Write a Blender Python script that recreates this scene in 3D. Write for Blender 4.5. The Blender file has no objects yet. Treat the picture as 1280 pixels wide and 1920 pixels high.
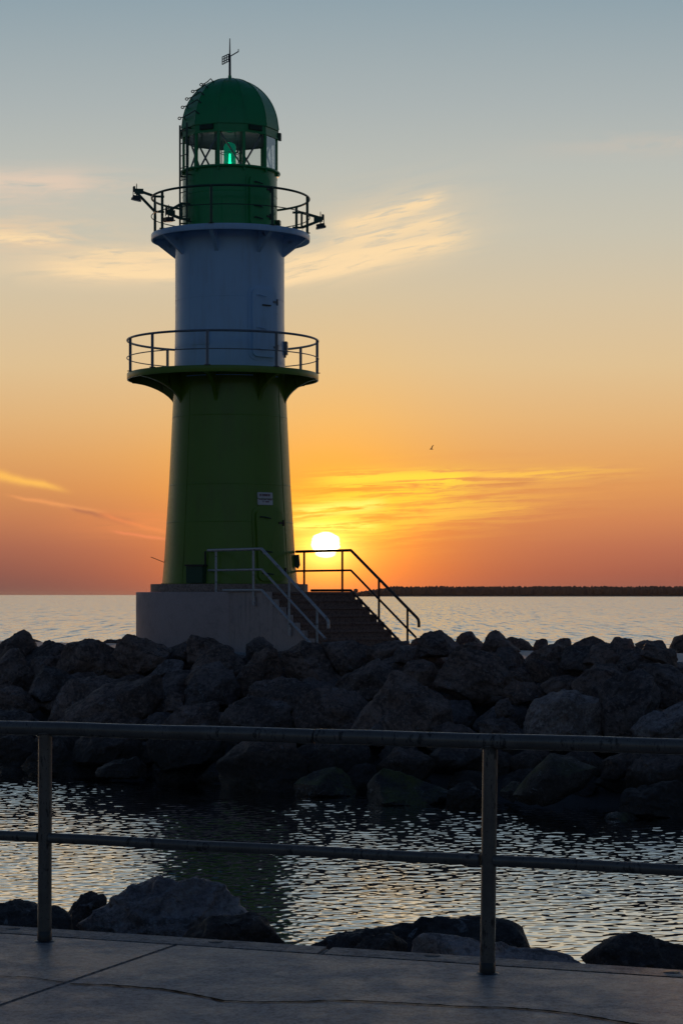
import bpy, bmesh, math, random
import numpy as np
from mathutils import Vector, Matrix, noise as mnoise

# ------------------------------------------------------------------ basics
scene = bpy.context.scene
COL = scene.collection
PI = math.pi
R = math.radians
F = 4200.0                 # focal length in photo pixels
CX, HY = 640.0, 1115.0     # optical axis column, horizon row of the photo
EYE = 3.6                  # eye height above the water (z = 0)

def px(x, y, d):
    """point seen at photo pixel (x, y) at distance d in front of the camera"""
    return Vector(((x - CX) / F * d, d, EYE + (HY - y) / F * d))

def lin(r, g, b):
    f = lambda c: c / 12.92 if c <= 0.04045 else ((c + 0.055) / 1.055) ** 2.4
    return (f(r / 255), f(g / 255), f(b / 255))

# ------------------------------------------------------------------ camera
cam_data = bpy.data.cameras.new('camera')
cam_data.sensor_fit = 'VERTICAL'
cam_data.sensor_height = 36.0
cam_data.lens = 36.0 * F / 1920.0
cam_data.shift_y = 155.0 / 1920.0
cam_data.clip_start = 0.1
cam_data.clip_end = 90000.0
cam = bpy.data.objects.new('camera', cam_data)
COL.objects.link(cam)
cam.location = (0, 0, EYE)
cam.rotation_euler = (R(90), 0, 0)
scene.camera = cam

scene.view_settings.view_transform = 'Standard'
scene.view_settings.look = 'None'
scene.view_settings.exposure = 0.0
scene.view_settings.gamma = 1.0
scene.cycles.use_denoising = True
scene.cycles.sample_clamp_indirect = 6.0
scene.cycles.max_bounces = 8
scene.cycles.transparent_max_bounces = 12

SUN_X, SUN_Y = 610.0, 1021.0
SUN_DIR = Vector(((SUN_X - CX) / F, 1.0, (HY - SUN_Y) / F)).normalized()
SUN_EL = math.asin(SUN_DIR.z)
SUN_AZ = math.atan2(SUN_DIR.x, SUN_DIR.y)

# ------------------------------------------------------------------ node helper
class NT:
    def __init__(self, tree):
        self.t = tree
        tree.nodes.clear()
    def n(self, kind, **kw):
        nd = self.t.nodes.new(kind)
        for k, v in kw.items():
            setattr(nd, k, v)
        return nd
    def put(self, sock, v):
        if isinstance(v, bpy.types.NodeSocket):
            self.t.links.new(v, sock)
        elif v is not None:
            if sock.type == 'RGBA' and len(v) == 3:
                v = (*v, 1.0)
            sock.default_value = v
    def m(self, op, a, b=None, c=None, clamp=False):
        nd = self.n('ShaderNodeMath', operation=op, use_clamp=clamp)
        self.put(nd.inputs[0], a)
        if b is not None: self.put(nd.inputs[1], b)
        if c is not None: self.put(nd.inputs[2], c)
        return nd.outputs[0]
    def add(self, a, b): return self.m('ADD', a, b)
    def sub(self, a, b): return self.m('SUBTRACT', a, b)
    def mul(self, a, b): return self.m('MULTIPLY', a, b)
    def div(self, a, b): return self.m('DIVIDE', a, b)
    def vm(self, op, a, b=None):
        nd = self.n('ShaderNodeVectorMath', operation=op)
        self.put(nd.inputs[0], a)
        if b is not None: self.put(nd.inputs[1], b)
        return nd.outputs[0] if op not in ('DOT_PRODUCT', 'LENGTH') else nd.outputs[1]
    def sep(self, v):
        nd = self.n('ShaderNodeSeparateXYZ'); self.put(nd.inputs[0], v)
        return nd.outputs
    def comb(self, x, y, z):
        nd = self.n('ShaderNodeCombineXYZ')
        for i, v in enumerate((x, y, z)): self.put(nd.inputs[i], v)
        return nd.outputs[0]
    def step(self, v, a, b, lo=0.0, hi=1.0, kind='SMOOTHSTEP'):
        nd = self.n('ShaderNodeMapRange', interpolation_type=kind)
        for i, x in enumerate((v, a, b, lo, hi)): self.put(nd.inputs[i], x)
        return nd.outputs[0]
    def mix(self, f, a, b, mode='MIX'):
        nd = self.n('ShaderNodeMix', data_type='RGBA', blend_type=mode)
        self.put(nd.inputs[0], f); self.put(nd.inputs[6], a); self.put(nd.inputs[7], b)
        return nd.outputs[2]
    def ramp(self, f, stops):
        nd = self.n('ShaderNodeValToRGB')
        e = nd.color_ramp.elements
        while len(e) < len(stops): e.new(0.5)
        for el, (p, c) in zip(e, stops):
            el.position = p; el.color = (*c, 1.0) if len(c) == 3 else c
        self.put(nd.inputs[0], f)
        return nd.outputs[0]
    def noise(self, vec, scale, detail=3.0, rough=0.55, dist=0.0, col=False):
        nd = self.n('ShaderNodeTexNoise')
        self.put(nd.inputs['Vector'], vec)
        nd.inputs['Scale'].default_value = scale
        nd.inputs['Detail'].default_value = detail
        nd.inputs['Roughness'].default_value = rough
        nd.inputs['Distortion'].default_value = dist
        return nd.outputs['Color'] if col else nd.outputs['Fac']
    def gauss(self, v, w):            # exp(-(v/w)^2)
        q = self.div(v, w)
        return self.m('EXPONENT', self.mul(self.mul(q, q), -1.0))

# ------------------------------------------------------------------ world: evening sky
world = bpy.data.worlds.new('World')
scene.world = world
world.use_nodes = True
W = NT(world.node_tree)
tc = W.n('ShaderNodeTexCoord')
dirv = W.vm('NORMALIZE', tc.outputs['Generated'])
dx, dy, dz = W.sep(dirv)
dyc = W.m('MAXIMUM', dy, 0.08)
U = W.add(W.mul(W.div(dx, dyc), F), CX)          # azimuth of the view ray, in 1/4200 rad
E = W.mul(W.div(dz, dyc), F)                     # elevation above the horizon, same unit
SPAN = 2800.0
t = W.m('DIVIDE', E, SPAN, clamp=True)
def stops(lst): return [(p / SPAN, lin(*c)) for p, c in lst]
UPPER = [(680, (200, 194, 176)), (800, (187, 189, 181)), (920, (171, 179, 179)),
         (1115, (145, 163, 172)), (1700, (128, 146, 160)), (2800, (84, 104, 130))]
far = W.ramp(t, stops([(0, (136, 86, 78)), (40, (160, 94, 78)), (90, (182, 110, 84)), (140, (204, 130, 88)),
                       (200, (220, 150, 92)), (260, (226, 166, 104)), (330, (226, 180, 124)), (430, (223, 193, 148)),
                       (560, (213, 195, 164))] + UPPER))
near = W.ramp(t, stops([(0, (236, 100, 58)), (40, (250, 120, 46)), (90, (255, 138, 42)), (140, (255, 150, 44)),
                        (200, (253, 165, 54)), (260, (249, 176, 78)), (330, (243, 186, 108)), (430, (231, 194, 138)),
                        (560, (216, 196, 161))] + UPPER))
du = W.sub(U, SUN_X)
wn = W.add(W.mul(W.gauss(du, 210.0), 0.75), W.mul(W.gauss(du, 520.0), 0.25))
sky = W.mix(wn, far, near)
# grey-brown veil low on the left of the sun
veil = W.mul(W.m('EXPONENT', W.div(E, -110.0)), W.step(U, 420.0, -60.0))
sky = W.mix(W.mul(veil, 0.62), sky, lin(104, 82, 80))
# ----- streaked clouds near the sun
sh = W.add(E, W.mul(du, -0.055))
cvec = W.comb(W.div(U, 380.0), W.div(sh, 22.0), 1.7)
cn = W.noise(cvec, 1.0, 5.0, 0.62, 0.5)
cf = W.noise(W.comb(W.div(U, 170.0), W.div(W.add(sh, W.mul(cn, 30.0)), 8.5), 7.7), 1.0, 4.0, 0.65, 0.35)
cn = W.add(W.mul(cn, 0.55), W.mul(cf, 0.45))
cmask = W.mul(W.gauss(W.sub(sh, W.add(150.0, W.mul(du, 0.045))), 52.0), W.mul(W.step(U, 470.0, 640.0), W.step(U, 1330.0, 760.0)))
cden = W.mul(W.step(cn, 0.44, 0.58), cmask)
ccol = W.mix(W.step(du, 40.0, 480.0), lin(255, 222, 66), lin(252, 184, 84))
sky = W.mix(W.mul(cden, W.step(du, 700.0, 60.0, 0.35, 0.8)), sky, ccol)
cdk = W.mul(W.mul(W.step(cn, 0.47, 0.37), cmask), 0.6)
sky = W.mix(cdk, sky, lin(216, 116, 40))
# long tail of that cloud drawn out to the right
tail = W.mul(W.gauss(W.sub(E, W.add(212.0, W.mul(du, 0.035))), 11.0), W.mul(W.step(du, 60.0, 260.0), W.step(du, 660.0, 380.0)))
sky = W.mix(W.mul(W.mul(tail, W.step(cf, 0.36, 0.56)), 0.9), sky, lin(254, 196, 84))
tail2 = W.mul(W.gauss(W.sub(E, W.add(198.0, W.mul(du, 0.03))), 5.0), W.mul(W.step(du, 150.0, 300.0), W.step(du, 620.0, 480.0)))
sky = W.mix(W.mul(W.mul(tail2, W.step(cf, 0.5, 0.4)), 0.5), sky, lin(206, 138, 84))
# ----- wide feathery clouds higher up
def wisps(cu, ce, ru, re, tilt, seed, col, amt, lo=0.46, hi=0.74):
    global sky
    uu = W.sub(U, cu)
    ee = W.sub(W.sub(E, ce), W.mul(uu, tilt))
    nz = W.noise(W.comb(W.div(uu, 230.0), W.div(ee, 34.0), seed), 1.0, 6.0, 0.62, 0.9)
    nf = W.noise(W.comb(W.div(uu, 70.0), W.div(ee, 7.0), seed + 5.0), 1.0, 3.0, 0.6, 0.5)
    nz = W.add(W.mul(nz, 0.8), W.mul(nf, 0.2))
    mk = W.mul(W.gauss(uu, ru), W.gauss(ee, re))
    sky = W.mix(W.mul(W.mul(W.step(nz, lo, hi), mk), amt), sky, col)
wisps(720.0, 690.0, 150.0, 62.0, 0.20, 3.1, lin(250, 217, 170), 0.45, 0.38, 0.56)
wisps(680.0, 625.0, 190.0, 32.0, 0.20, 8.4, lin(250, 217, 170), 0.5, 0.36, 0.55)
wisps(230.0, 615.0, 190.0, 30.0, 0.0, 1.7, lin(250, 217, 172), 1.0, 0.34, 0.55)
wisps(40.0, 675.0, 160.0, 34.0, -0.03, 6.2, lin(234, 204, 168), 0.9, 0.36, 0.58)
wisps(60.0, 760.0, 190.0, 36.0, 0.03, 9.9, lin(222, 200, 178), 0.8, 0.36, 0.6)
wisps(1240.0, 845.0, 200.0, 22.0, 0.04, 4.4, lin(206, 192, 176), 0.5, 0.36, 0.62)
wisps(290.0, 135.0, 130.0, 26.0, 0.02, 2.4, lin(232, 140, 84), 0.8, 0.3, 0.6)
# ----- thin drawn-out streaks and an old vapour trail
wob = W.mul(W.sub(W.noise(W.comb(W.div(U, 60.0), W.div(E, 60.0), 0.0), 1.0, 3.0), 0.5), 12.0)
def streak(x0, y0, x1, y1, w0, w1, col, amt):
    global sky
    k = (y1 - y0) / (x1 - x0)
    yy = W.sub(HY, E)
    off = W.add(W.sub(W.sub(yy, y0), W.mul(W.sub(U, x0), k)), wob)
    wd = W.step(U, x0, x1, w0, w1, 'LINEAR')
    g = W.m('EXPONENT', W.mul(W.m('POWER', W.div(off, wd), 2.0), -1.0))
    L = abs(x1 - x0)
    g = W.mul(g, W.mul(W.step(U, min(x0, x1) - 0.05 * L, min(x0, x1) + 0.2 * L), W.step(U, max(x0, x1) + 0.02 * L, max(x0, x1) - 0.25 * L)))
    sky = W.mix(W.mul(g, amt), sky, col)
ftx = W.noise(W.comb(W.div(U, 75.0), W.div(W.add(E, W.mul(U, -0.22)), 9.0), 2.2), 1.0, 5.0, 0.65, 0.6)
ftl = W.noise(W.comb(W.div(U, 90.0), W.div(E, 9.0), 6.1), 1.0, 5.0, 0.65, 0.6)
def feather(x0, y0, x1, y1, wu, wd, col, amt, tex, lo=0.36, hi=0.56, bend=0.0):
    """brushed ice-cloud band from (x0, y0) to (x1, y1), soft by wu above and wd below, textured"""
    global sky
    q = W.div(W.sub(U, x0), x1 - x0)
    yc = W.add(W.add(y0, W.mul(q, y1 - y0)), W.mul(W.mul(q, W.sub(1.0, q)), bend))
    off = W.add(W.sub(W.sub(HY, E), yc), W.mul(wob, 0.5))
    up_ = W.m('LESS_THAN', off, 0.0)
    wd_ = W.add(W.mul(up_, wu), W.mul(W.sub(1.0, up_), wd))
    g = W.m('EXPONENT', W.mul(W.m('POWER', W.m('ABSOLUTE', W.div(off, wd_)), 2.0), -1.0))
    g = W.mul(g, W.mul(W.step(q, -0.02, 0.3), W.step(q, 1.04, 0.8)))
    sky = W.mix(W.mul(W.mul(g, W.step(tex, lo, hi)), amt), sky, col)
CREAM = lin(252, 220, 172)
feather(600, 432, 845, 360, 12, 22, CREAM, 0.9, ftx, bend=20)
feather(590, 460, 868, 402, 10, 20, CREAM, 0.85, ftx, bend=14)
feather(440, 505, 895, 438, 16, 24, CREAM, 1.0, ftx, 0.32, 0.52, 22)
feather(430, 548, 760, 478, 22, 10, CREAM, 1.0, ftx, 0.30, 0.50, 10)
feather(-140, 440, 130, 452, 14, 10, CREAM, 0.9, ftl)
feather(60, 506, 420, 520, 26, 9, CREAM, 1.0, ftl, 0.30, 0.5, 8)
feather(120, 472, 420, 480, 10, 16, CREAM, 0.7, ftl)
feather(-160, 335, 190, 338, 16, 24, lin(228, 204, 182), 0.7, ftl, 0.28, 0.5)
GOLD = lin(255, 220, 70)
feather(560, 900, 905, 893, 12, 22, GOLD, 0.95, cf, 0.40, 0.54, -8)
feather(590, 925, 850, 915, 12, 20, lin(255, 205, 56), 0.8, cf, 0.42, 0.56)
feather(520, 962, 730, 942, 10, 12, lin(255, 236, 110), 0.95, cf, 0.38, 0.52)
feather(510, 986, 720, 984, 8, 10, lin(255, 232, 100), 0.9, cf, 0.38, 0.52)
feather(640, 974, 1010, 948, 5, 9, lin(255, 190, 80), 0.55, cf, 0.42, 0.56)
streak(-120, 866, 140, 922, 13.0, 5.0, lin(255, 190, 92), 0.95)
streak(10, 928, 215, 966, 3.0, 5.0, lin(240, 158, 96), 0.8)
streak(120, 950, 265, 984, 2.5, 8.0, lin(176, 110, 82), 0.75)
streak(180, 962, 330, 1003, 6.0, 4.0, lin(236, 140, 84), 0.75)
streak(205, 996, 330, 1014, 3.0, 3.0, lin(240, 138, 92), 0.7)
# ----- glow and disc of the sun
rr = W.m('SQRT', W.add(W.mul(du, du), W.m('POWER', W.sub(E, HY - SUN_Y), 2.0)))
ell = W.m('SQRT', W.add(W.mul(W.mul(du, du), 0.5), W.m('POWER', W.sub(E, HY - SUN_Y - 12), 2.0)))
g1 = W.m('EXPONENT', W.div(ell, -25.0))
g2 = W.m('EXPONENT', W.div(ell, -95.0))
glow = W.vm('ADD', W.vm('MULTIPLY', W.comb(g1, g1, g1), (2.4, 1.5, 0.3)), W.vm('MULTIPLY', W.comb(g2, g2, g2), (0.62, 0.27, 0.02)))
glow = W.vm('MULTIPLY', glow, W.comb(*[W.step(dy, 0.1, 0.3)] * 3))
sky = W.mix(1.0, sky, glow, 'ADD')
band = W.mul(W.sub(W.noise(W.comb(W.div(U, 140.0), W.div(E, 7.0), 3.3), 1.0, 1.0), 0.5), 11.0)
rr = W.m('SQRT', W.add(W.mul(W.mul(du, du), 0.86), W.m('POWER', W.sub(E, HY - SUN_Y), 2.0)))
disc = W.step(W.add(rr, band), 27.0, 20.0)
disc = W.mul(W.mul(disc, W.step(dy, 0.5, 0.6)), W.step(E, 121.0, 116.0))
sky = W.mix(disc, sky, (7.0, 5.6, 3.2))
# ----- the dome away from the sunset is the physical sky
nish = W.n('ShaderNodeTexSky', sky_type='NISHITA')
nish.sun_disc = False
nish.sun_elevation = SUN_EL
nish.sun_rotation = SUN_AZ
nish.altitude = 0.0
nish.air_density = 1.0
nish.dust_density = 1.0
nish.ozone_density = 2.0
nsky = W.vm('MULTIPLY', nish.outputs[0], (0.112, 0.13, 0.175))
front = W.mul(W.step(dy, 0.15, 0.8), W.step(dz, 0.75, 0.3))
sky = W.mix(front, nsky, sky)
bg = W.n('ShaderNodeBackground')
W.put(bg.inputs[0], sky)
bg.inputs[1].default_value = 1.0
wo = W.n('ShaderNodeOutputWorld')
W.t.links.new(bg.outputs[0], wo.inputs[0])
world.cycles.sampling_method = 'MANUAL'
world.cycles.sample_map_resolution = 1024

# ------------------------------------------------------------------ sun lamp
sun_data = bpy.data.lights.new('sun', 'SUN')
sun_data.energy = 1.6
sun_data.angle = R(0.53)
sun_data.color = (1.0, 0.56, 0.26)
sun = bpy.data.objects.new('sun', sun_data)
COL.objects.link(sun)
sun.rotation_euler = SUN_DIR.to_track_quat('Z', 'Y').to_euler()
sun.location = (0, 30, 40)

# ------------------------------------------------------------------ materials
def new_mat(name):
    m = bpy.data.materials.new(name)
    m.use_nodes = True
    return m, NT(m.node_tree)

def finish(T, base, rough, normal=None, metallic=0.0, spec=0.5, coat=0.0, emis=None, estr=0.0):
    b = T.n('ShaderNodeBsdfPrincipled')
    T.put(b.inputs['Base Color'], base)
    T.put(b.inputs['Roughness'], rough)
    T.put(b.inputs['Metallic'], metallic)
    T.put(b.inputs['Specular IOR Level'], spec)
    T.put(b.inputs['Coat Weight'], coat)
    if normal is not None: T.put(b.inputs['Normal'], normal)
    if emis is not None:
        T.put(b.inputs['Emission Color'], emis)
        b.inputs['Emission Strength'].default_value = estr
    o = T.n('ShaderNodeOutputMaterial')
    T.t.links.new(b.outputs[0], o.inputs[0])
    return b

def bump(T, h, strength=0.3, dist=0.01, normal=None):
    nd = T.n('ShaderNodeBump')
    nd.inputs['Strength'].default_value = strength
    nd.inputs['Distance'].default_value = dist
    T.put(nd.inputs['Height'], h)
    if normal is not None: T.put(nd.inputs['Normal'], normal)
    return nd.outputs[0]

def obj_coord(T): return T.n('ShaderNodeTexCoord').outputs['Object']
def pos(T): return T.n('ShaderNodeNewGeometry').outputs['Position']

def paint(name, col, dirt, rough=0.38, coat=0.25, spots=0.5):
    m, T = new_mat(name)
    p = obj_coord(T)
    x, y, z = T.sep(p)
    drips = T.noise(T.comb(T.mul(x, 7.0), T.mul(y, 7.0), T.mul(z, 0.55)), 1.0, 5.0, 0.62)
    broad = T.noise(p, 0.9, 4.0, 0.6)
    fine = T.noise(p, 26.0, 3.0, 0.6)
    f = T.mul(T.step(T.mul(drips, broad), 0.2, 0.42), 0.55)
    c = T.mix(f, col, dirt)
    vn = T.n('ShaderNodeTexVoronoi'); T.put(vn.inputs['Vector'], p); vn.inputs['Scale'].default_value = 3.1
    spot = T.mul(T.step(vn.outputs['Distance'], 0.06, 0.03), T.step(broad, 0.5, 0.58))
    c = T.mix(T.mul(spot, spots), c, (0.05, 0.028, 0.015))
    rg = T.step(fine, 0.3, 0.7, rough - 0.05, rough + 0.14)
    h = T.add(T.mul(broad, 1.0), T.mul(fine, 0.06))
    finish(T, c, rg, bump(T, h, 0.35, 0.02), coat=coat)
    return m

M = {}
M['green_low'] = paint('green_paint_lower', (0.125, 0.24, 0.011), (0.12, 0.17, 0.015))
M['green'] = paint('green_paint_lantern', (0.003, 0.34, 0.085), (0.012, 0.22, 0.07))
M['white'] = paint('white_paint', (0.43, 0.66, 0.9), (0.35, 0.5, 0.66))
M['darkgreen'] = paint('dark_green_steel', (0.006, 0.07, 0.036), (0.02, 0.03, 0.02), 0.45)
M['blue_grey'] = paint('grey_blue_steel', (0.16, 0.2, 0.25), (0.08, 0.09, 0.1), 0.4)
M['black'] = paint('black_steel', (0.02, 0.022, 0.024), (0.03, 0.025, 0.02), 0.5)
M['plate'] = paint('nameplate_white', (0.7, 0.66, 0.66), (0.45, 0.4, 0.38), 0.4)
M['ink'] = paint('sign_ink', (0.2, 0.03, 0.04), (0.12, 0.03, 0.03), 0.5)
M['ceiling'] = paint('lantern_ceiling', (0.24, 0.19, 0.2), (0.12, 0.09, 0.09), 0.6)

def galvanised():
    m, T = new_mat('galvanised_steel')
    p = obj_coord(T)
    x, y, z = T.sep(p)
    a = T.noise(p, 9.0, 5.0, 0.65)
    b = T.noise(p, 55.0, 3.0, 0.6)
    smear = T.noise(T.comb(T.mul(x, 3.0), T.mul(y, 3.0), T.mul(z, 18.0)), 1.0, 4.0, 0.7)
    c = T.mix(T.step(a, 0.35, 0.65), (0.42, 0.42, 0.43), (0.56, 0.56, 0.58))
    c = T.mix(T.mul(T.step(T.mul(smear, a), 0.27, 0.4), 0.75), c, (0.06, 0.05, 0.045))
    rust = T.mul(T.step(T.mul(a, b), 0.33, 0.42), 0.6)
    c = T.mix(rust, c, (0.11, 0.06, 0.035))
    finish(T, c, T.step(a, 0.3, 0.7, 0.3, 0.5), bump(T, T.add(a, T.mul(b, 0.4)), 0.25, 0.004), metallic=0.3)
    return m
M['steel'] = galvanised()
M['shaded_steel'] = paint('shaded_brown_steel', (0.06, 0.036, 0.028), (0.04, 0.025, 0.02), 0.45)  # backlit shade of the right stair railing painted into its steel colour

def grey_rail():
    m, T = new_mat('weathered_handrail_steel')
    p = obj_coord(T)
    x, y, z = T.sep(p)
    a = T.noise(p, 7.0, 5.0, 0.65)
    b = T.noise(p, 90.0, 4.0, 0.65)
    sc = T.noise(T.comb(T.mul(x, 45.0), T.mul(y, 45.0), T.mul(z, 12.0)), 1.0, 4.0, 0.7)
    c = T.mix(T.step(a, 0.3, 0.7), (0.13, 0.115, 0.1), (0.19, 0.17, 0.15))
    grime = T.mul(T.step(T.mul(sc, a), 0.285, 0.36), 0.85)
    c = T.mix(grime, c, (0.03, 0.026, 0.022))
    rg = T.add(T.step(b, 0.3, 0.7, 0.26, 0.42), T.mul(grime, 0.2))
    finish(T, c, rg, bump(T, T.add(T.mul(a, 0.5), T.mul(b, 0.35)), 0.3, 0.003), metallic=0.35)
    return m
M['rail'] = grey_rail()

def concrete(name, c0, c1, c2, scale=1.0, boards=False, rough=(0.55, 0.85), grit=1.0):
    m, T = new_mat(name)
    p = obj_coord(T)
    a = T.noise(p, 0.7 * scale, 6.0, 0.62)
    b = T.noise(p, 5.0 * scale, 5.0, 0.65)
    c = T.noise(p, 70.0, 4.0, 0.75)
    vn = T.n('ShaderNodeTexVoronoi'); T.put(vn.inputs['Vector'], p); vn.inputs['Scale'].default_value = 55.0
    gr = T.noise(p, 24.0, 4.0, 0.7)
    cc = T.mix(T.step(a, 0.35, 0.65), c0, c1)
    cc = T.mix(T.mul(T.step(b, 0.5, 0.72), 0.6), cc, c2)
    cc = T.mix(T.mul(T.step(vn.outputs['Distance'], 0.16, 0.05), 0.6), cc, tuple(q * 0.35 for q in c0))
    cc = T.mix(T.mul(T.step(c, 0.5, 0.62), 0.75 * grit), cc, tuple(min(0.6, q * 1.7) for q in c1))
    cc = T.mix(T.mul(T.step(c, 0.46, 0.36), 0.7 * grit), cc, tuple(q * 0.4 for q in c0))
    cc = T.mix(T.mul(T.step(gr, 0.5, 0.62), 0.6 * grit), cc, tuple(min(0.6, q * 1.55) for q in c1))
    cc = T.mix(T.mul(T.step(gr, 0.48, 0.37), 0.65 * grit), cc, tuple(q * 0.45 for q in c0))
    h = T.add(T.add(T.add(T.mul(b, 0.4), T.mul(c, 0.4)), T.mul(a, 0.4)), T.mul(gr, 0.35))
    if boards:
        x, y, z = T.sep(p)
        # shuttering boards run upright round the wall
        wv = T.m('SINE', T.mul(T.add(T.mul(x, 0.62), T.mul(y, -0.79)), 52.0))
        h = T.add(h, T.mul(T.m('ABSOLUTE', wv), 0.35))
        runs = T.noise(T.comb(T.mul(x, 9.0), T.mul(y, 9.0), T.mul(z, 0.8)), 1.0, 5.0, 0.65)
        cc = T.mix(T.mul(T.step(runs, 0.5, 0.7), 0.5), cc, tuple(q * 0.45 for q in c0))
    rg = T.step(T.mul(a, b), 0.16, 0.36, rough[0], rough[1])
    finish(T, cc, rg, bump(T, h, 0.5, 0.012 if not boards else 0.02))
    return m
M['prom'] = concrete('promenade_concrete', (0.155, 0.158, 0.17), (0.225, 0.23, 0.245), (0.26, 0.26, 0.265), 1.0, False, (0.42, 0.6))
M['cap'] = concrete('kerb_concrete', (0.17, 0.165, 0.165), (0.22, 0.215, 0.215), (0.12, 0.115, 0.115), 1.6)
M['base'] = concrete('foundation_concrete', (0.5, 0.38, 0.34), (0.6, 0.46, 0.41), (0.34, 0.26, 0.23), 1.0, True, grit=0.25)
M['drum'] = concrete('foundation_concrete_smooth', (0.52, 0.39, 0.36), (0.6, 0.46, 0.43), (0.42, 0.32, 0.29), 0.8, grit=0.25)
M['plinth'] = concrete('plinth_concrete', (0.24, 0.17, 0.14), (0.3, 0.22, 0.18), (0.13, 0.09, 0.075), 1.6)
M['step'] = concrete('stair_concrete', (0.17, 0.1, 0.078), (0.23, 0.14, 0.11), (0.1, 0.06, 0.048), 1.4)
M['path'] = concrete('path_concrete', (0.34, 0.34, 0.35), (0.42, 0.42, 0.42), (0.26, 0.26, 0.26), 1.0)

def joint_filler():
    m, T = new_mat('crack_filler')
    a = T.noise(obj_coord(T), 40.0, 3.0)
    finish(T, T.mix(a, (0.004, 0.004, 0.004), (0.012, 0.011, 0.01)), 0.95, spec=0.05)
    return m
M['filler'] = joint_filler()
M['plug'] = concrete('plug_mortar', (0.07, 0.068, 0.066), (0.1, 0.097, 0.095), (0.05, 0.048, 0.047), 2.0)

def rock_mat(name, c0, c1, c2, moss=0.0, wet=True):
    m, T = new_mat(name)
    p = obj_coord(T)
    g = T.n('ShaderNodeNewGeometry')
    x, y, z = T.sep(p)
    oi = T.n('ShaderNodeObjectInfo')
    rnd = oi.outputs['Random']
    off = T.vm('ADD', p, T.comb(T.mul(rnd, 31.0), T.mul(rnd, 17.0), T.mul(rnd, 53.0)))
    a = T.noise(off, 1.3, 6.0, 0.62)
    b = T.noise(off, 7.0, 6.0, 0.68)
    c = T.noise(off, 42.0, 4.0, 0.65)
    e_ = T.noise(off, 15.0, 5.0, 0.72)
    # strata: slanted fine bands, different on each stone
    ax = T.vm('NORMALIZE', T.comb(T.sub(T.m('FRACT', T.mul(rnd, 7.3)), 0.5), T.sub(T.m('FRACT', T.mul(rnd, 13.7)), 0.5), 0.55))
    st = T.add(T.mul(T.vm('DOT_PRODUCT', off, ax), 9.0), T.mul(b, 2.6))
    strat = T.noise(T.comb(st, T.mul(a, 2.0), 0.0), 1.3, 4.0, 0.7)
    cc = T.mix(T.step(a, 0.34, 0.64), c0, c1)
    cc = T.mix(T.mul(T.step(strat, 0.47, 0.62), 0.8), cc, c2)
    cc = T.mix(T.mul(T.step(e_, 0.52, 0.66), 0.6), cc, tuple(min(0.6, q * 1.5) for q in c1))
    cc = T.mix(T.mul(T.step(e_, 0.47, 0.36), 0.65), cc, tuple(q * 0.4 for q in c0))
    cc = T.mix(T.mul(T.step(c, 0.46, 0.36), 0.4), cc, tuple(q * 0.35 for q in c0))
    tint = T.mix(rnd, (0.74, 0.76, 0.82), (1.18, 1.02, 0.94))
    cc = T.mix(1.0, cc, tint, 'MULTIPLY')
    # pale bird-lime and quartz veins with a shape of their own
    vein = T.m('ABSOLUTE', T.sub(T.noise(off, 2.2, 3.0, 0.5, 1.2), 0.5))
    vv = T.mul(T.step(vein, 0.014, 0.003), T.step(b, 0.5, 0.62))
    lime = T.mul(T.step(T.mul(a, b), 0.31, 0.4), T.step(c, 0.45, 0.6))
    cc = T.mix(T.mul(T.m('MAXIMUM', vv, lime), 0.7), cc, (0.34, 0.33, 0.34))
    wz = T.sep(g.outputs['Position'])[2]
    nz = T.sep(g.outputs['Normal'])[2]
    if moss > 0:
        mk = T.mul(T.mul(T.step(T.add(nz, T.mul(T.sub(b, 0.5), 1.4)), 0.25, 0.75), T.step(wz, 1.25, 0.35)), T.step(a, 0.42, 0.62))
        mcol = T.mix(c, (0.04, 0.052, 0.006), (0.16, 0.17, 0.02))
        cc = T.mix(T.mul(mk, moss), cc, mcol)
    rg = T.step(b, 0.3, 0.7, 0.52, 0.86)
    if wet:   # tide line, weedy and slick; its dark also paints in the lower boulders' shade
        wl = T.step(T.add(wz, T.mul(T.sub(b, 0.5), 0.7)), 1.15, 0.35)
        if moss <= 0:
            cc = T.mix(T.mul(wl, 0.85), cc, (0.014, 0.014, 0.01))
        rg = T.mix(T.step(wz, 0.5, 0.15), rg, (0.22, 0.22, 0.22))
    h = T.add(T.add(T.add(T.mul(b, 0.6), T.mul(c, 0.14)), T.mul(strat, 0.4)), T.mul(e_, 0.3))
    finish(T, cc, rg, bump(T, h, 1.0, 0.11), spec=0.42)
    return m
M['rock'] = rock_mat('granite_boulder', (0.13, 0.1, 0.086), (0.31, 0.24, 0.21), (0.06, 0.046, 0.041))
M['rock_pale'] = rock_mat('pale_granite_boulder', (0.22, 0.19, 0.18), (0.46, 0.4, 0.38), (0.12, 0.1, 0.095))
M['rock_moss'] = rock_mat('mossy_boulder', (0.05, 0.045, 0.04), (0.09, 0.08, 0.07), (0.03, 0.027, 0.025), moss=0.85)
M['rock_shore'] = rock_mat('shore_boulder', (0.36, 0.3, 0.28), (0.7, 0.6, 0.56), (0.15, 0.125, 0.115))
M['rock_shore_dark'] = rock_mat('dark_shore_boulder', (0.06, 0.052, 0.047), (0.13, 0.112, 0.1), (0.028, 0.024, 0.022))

def rubble():
    m, T = new_mat('rubble')
    p = obj_coord(T)
    b = T.noise(p, 3.0, 6.0, 0.7)
    finish(T, T.mix(b, (0.02, 0.019, 0.018), (0.07, 0.065, 0.06)), 0.8, bump(T, b, 0.8, 0.1))
    return m
M['rubble'] = rubble()

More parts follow.
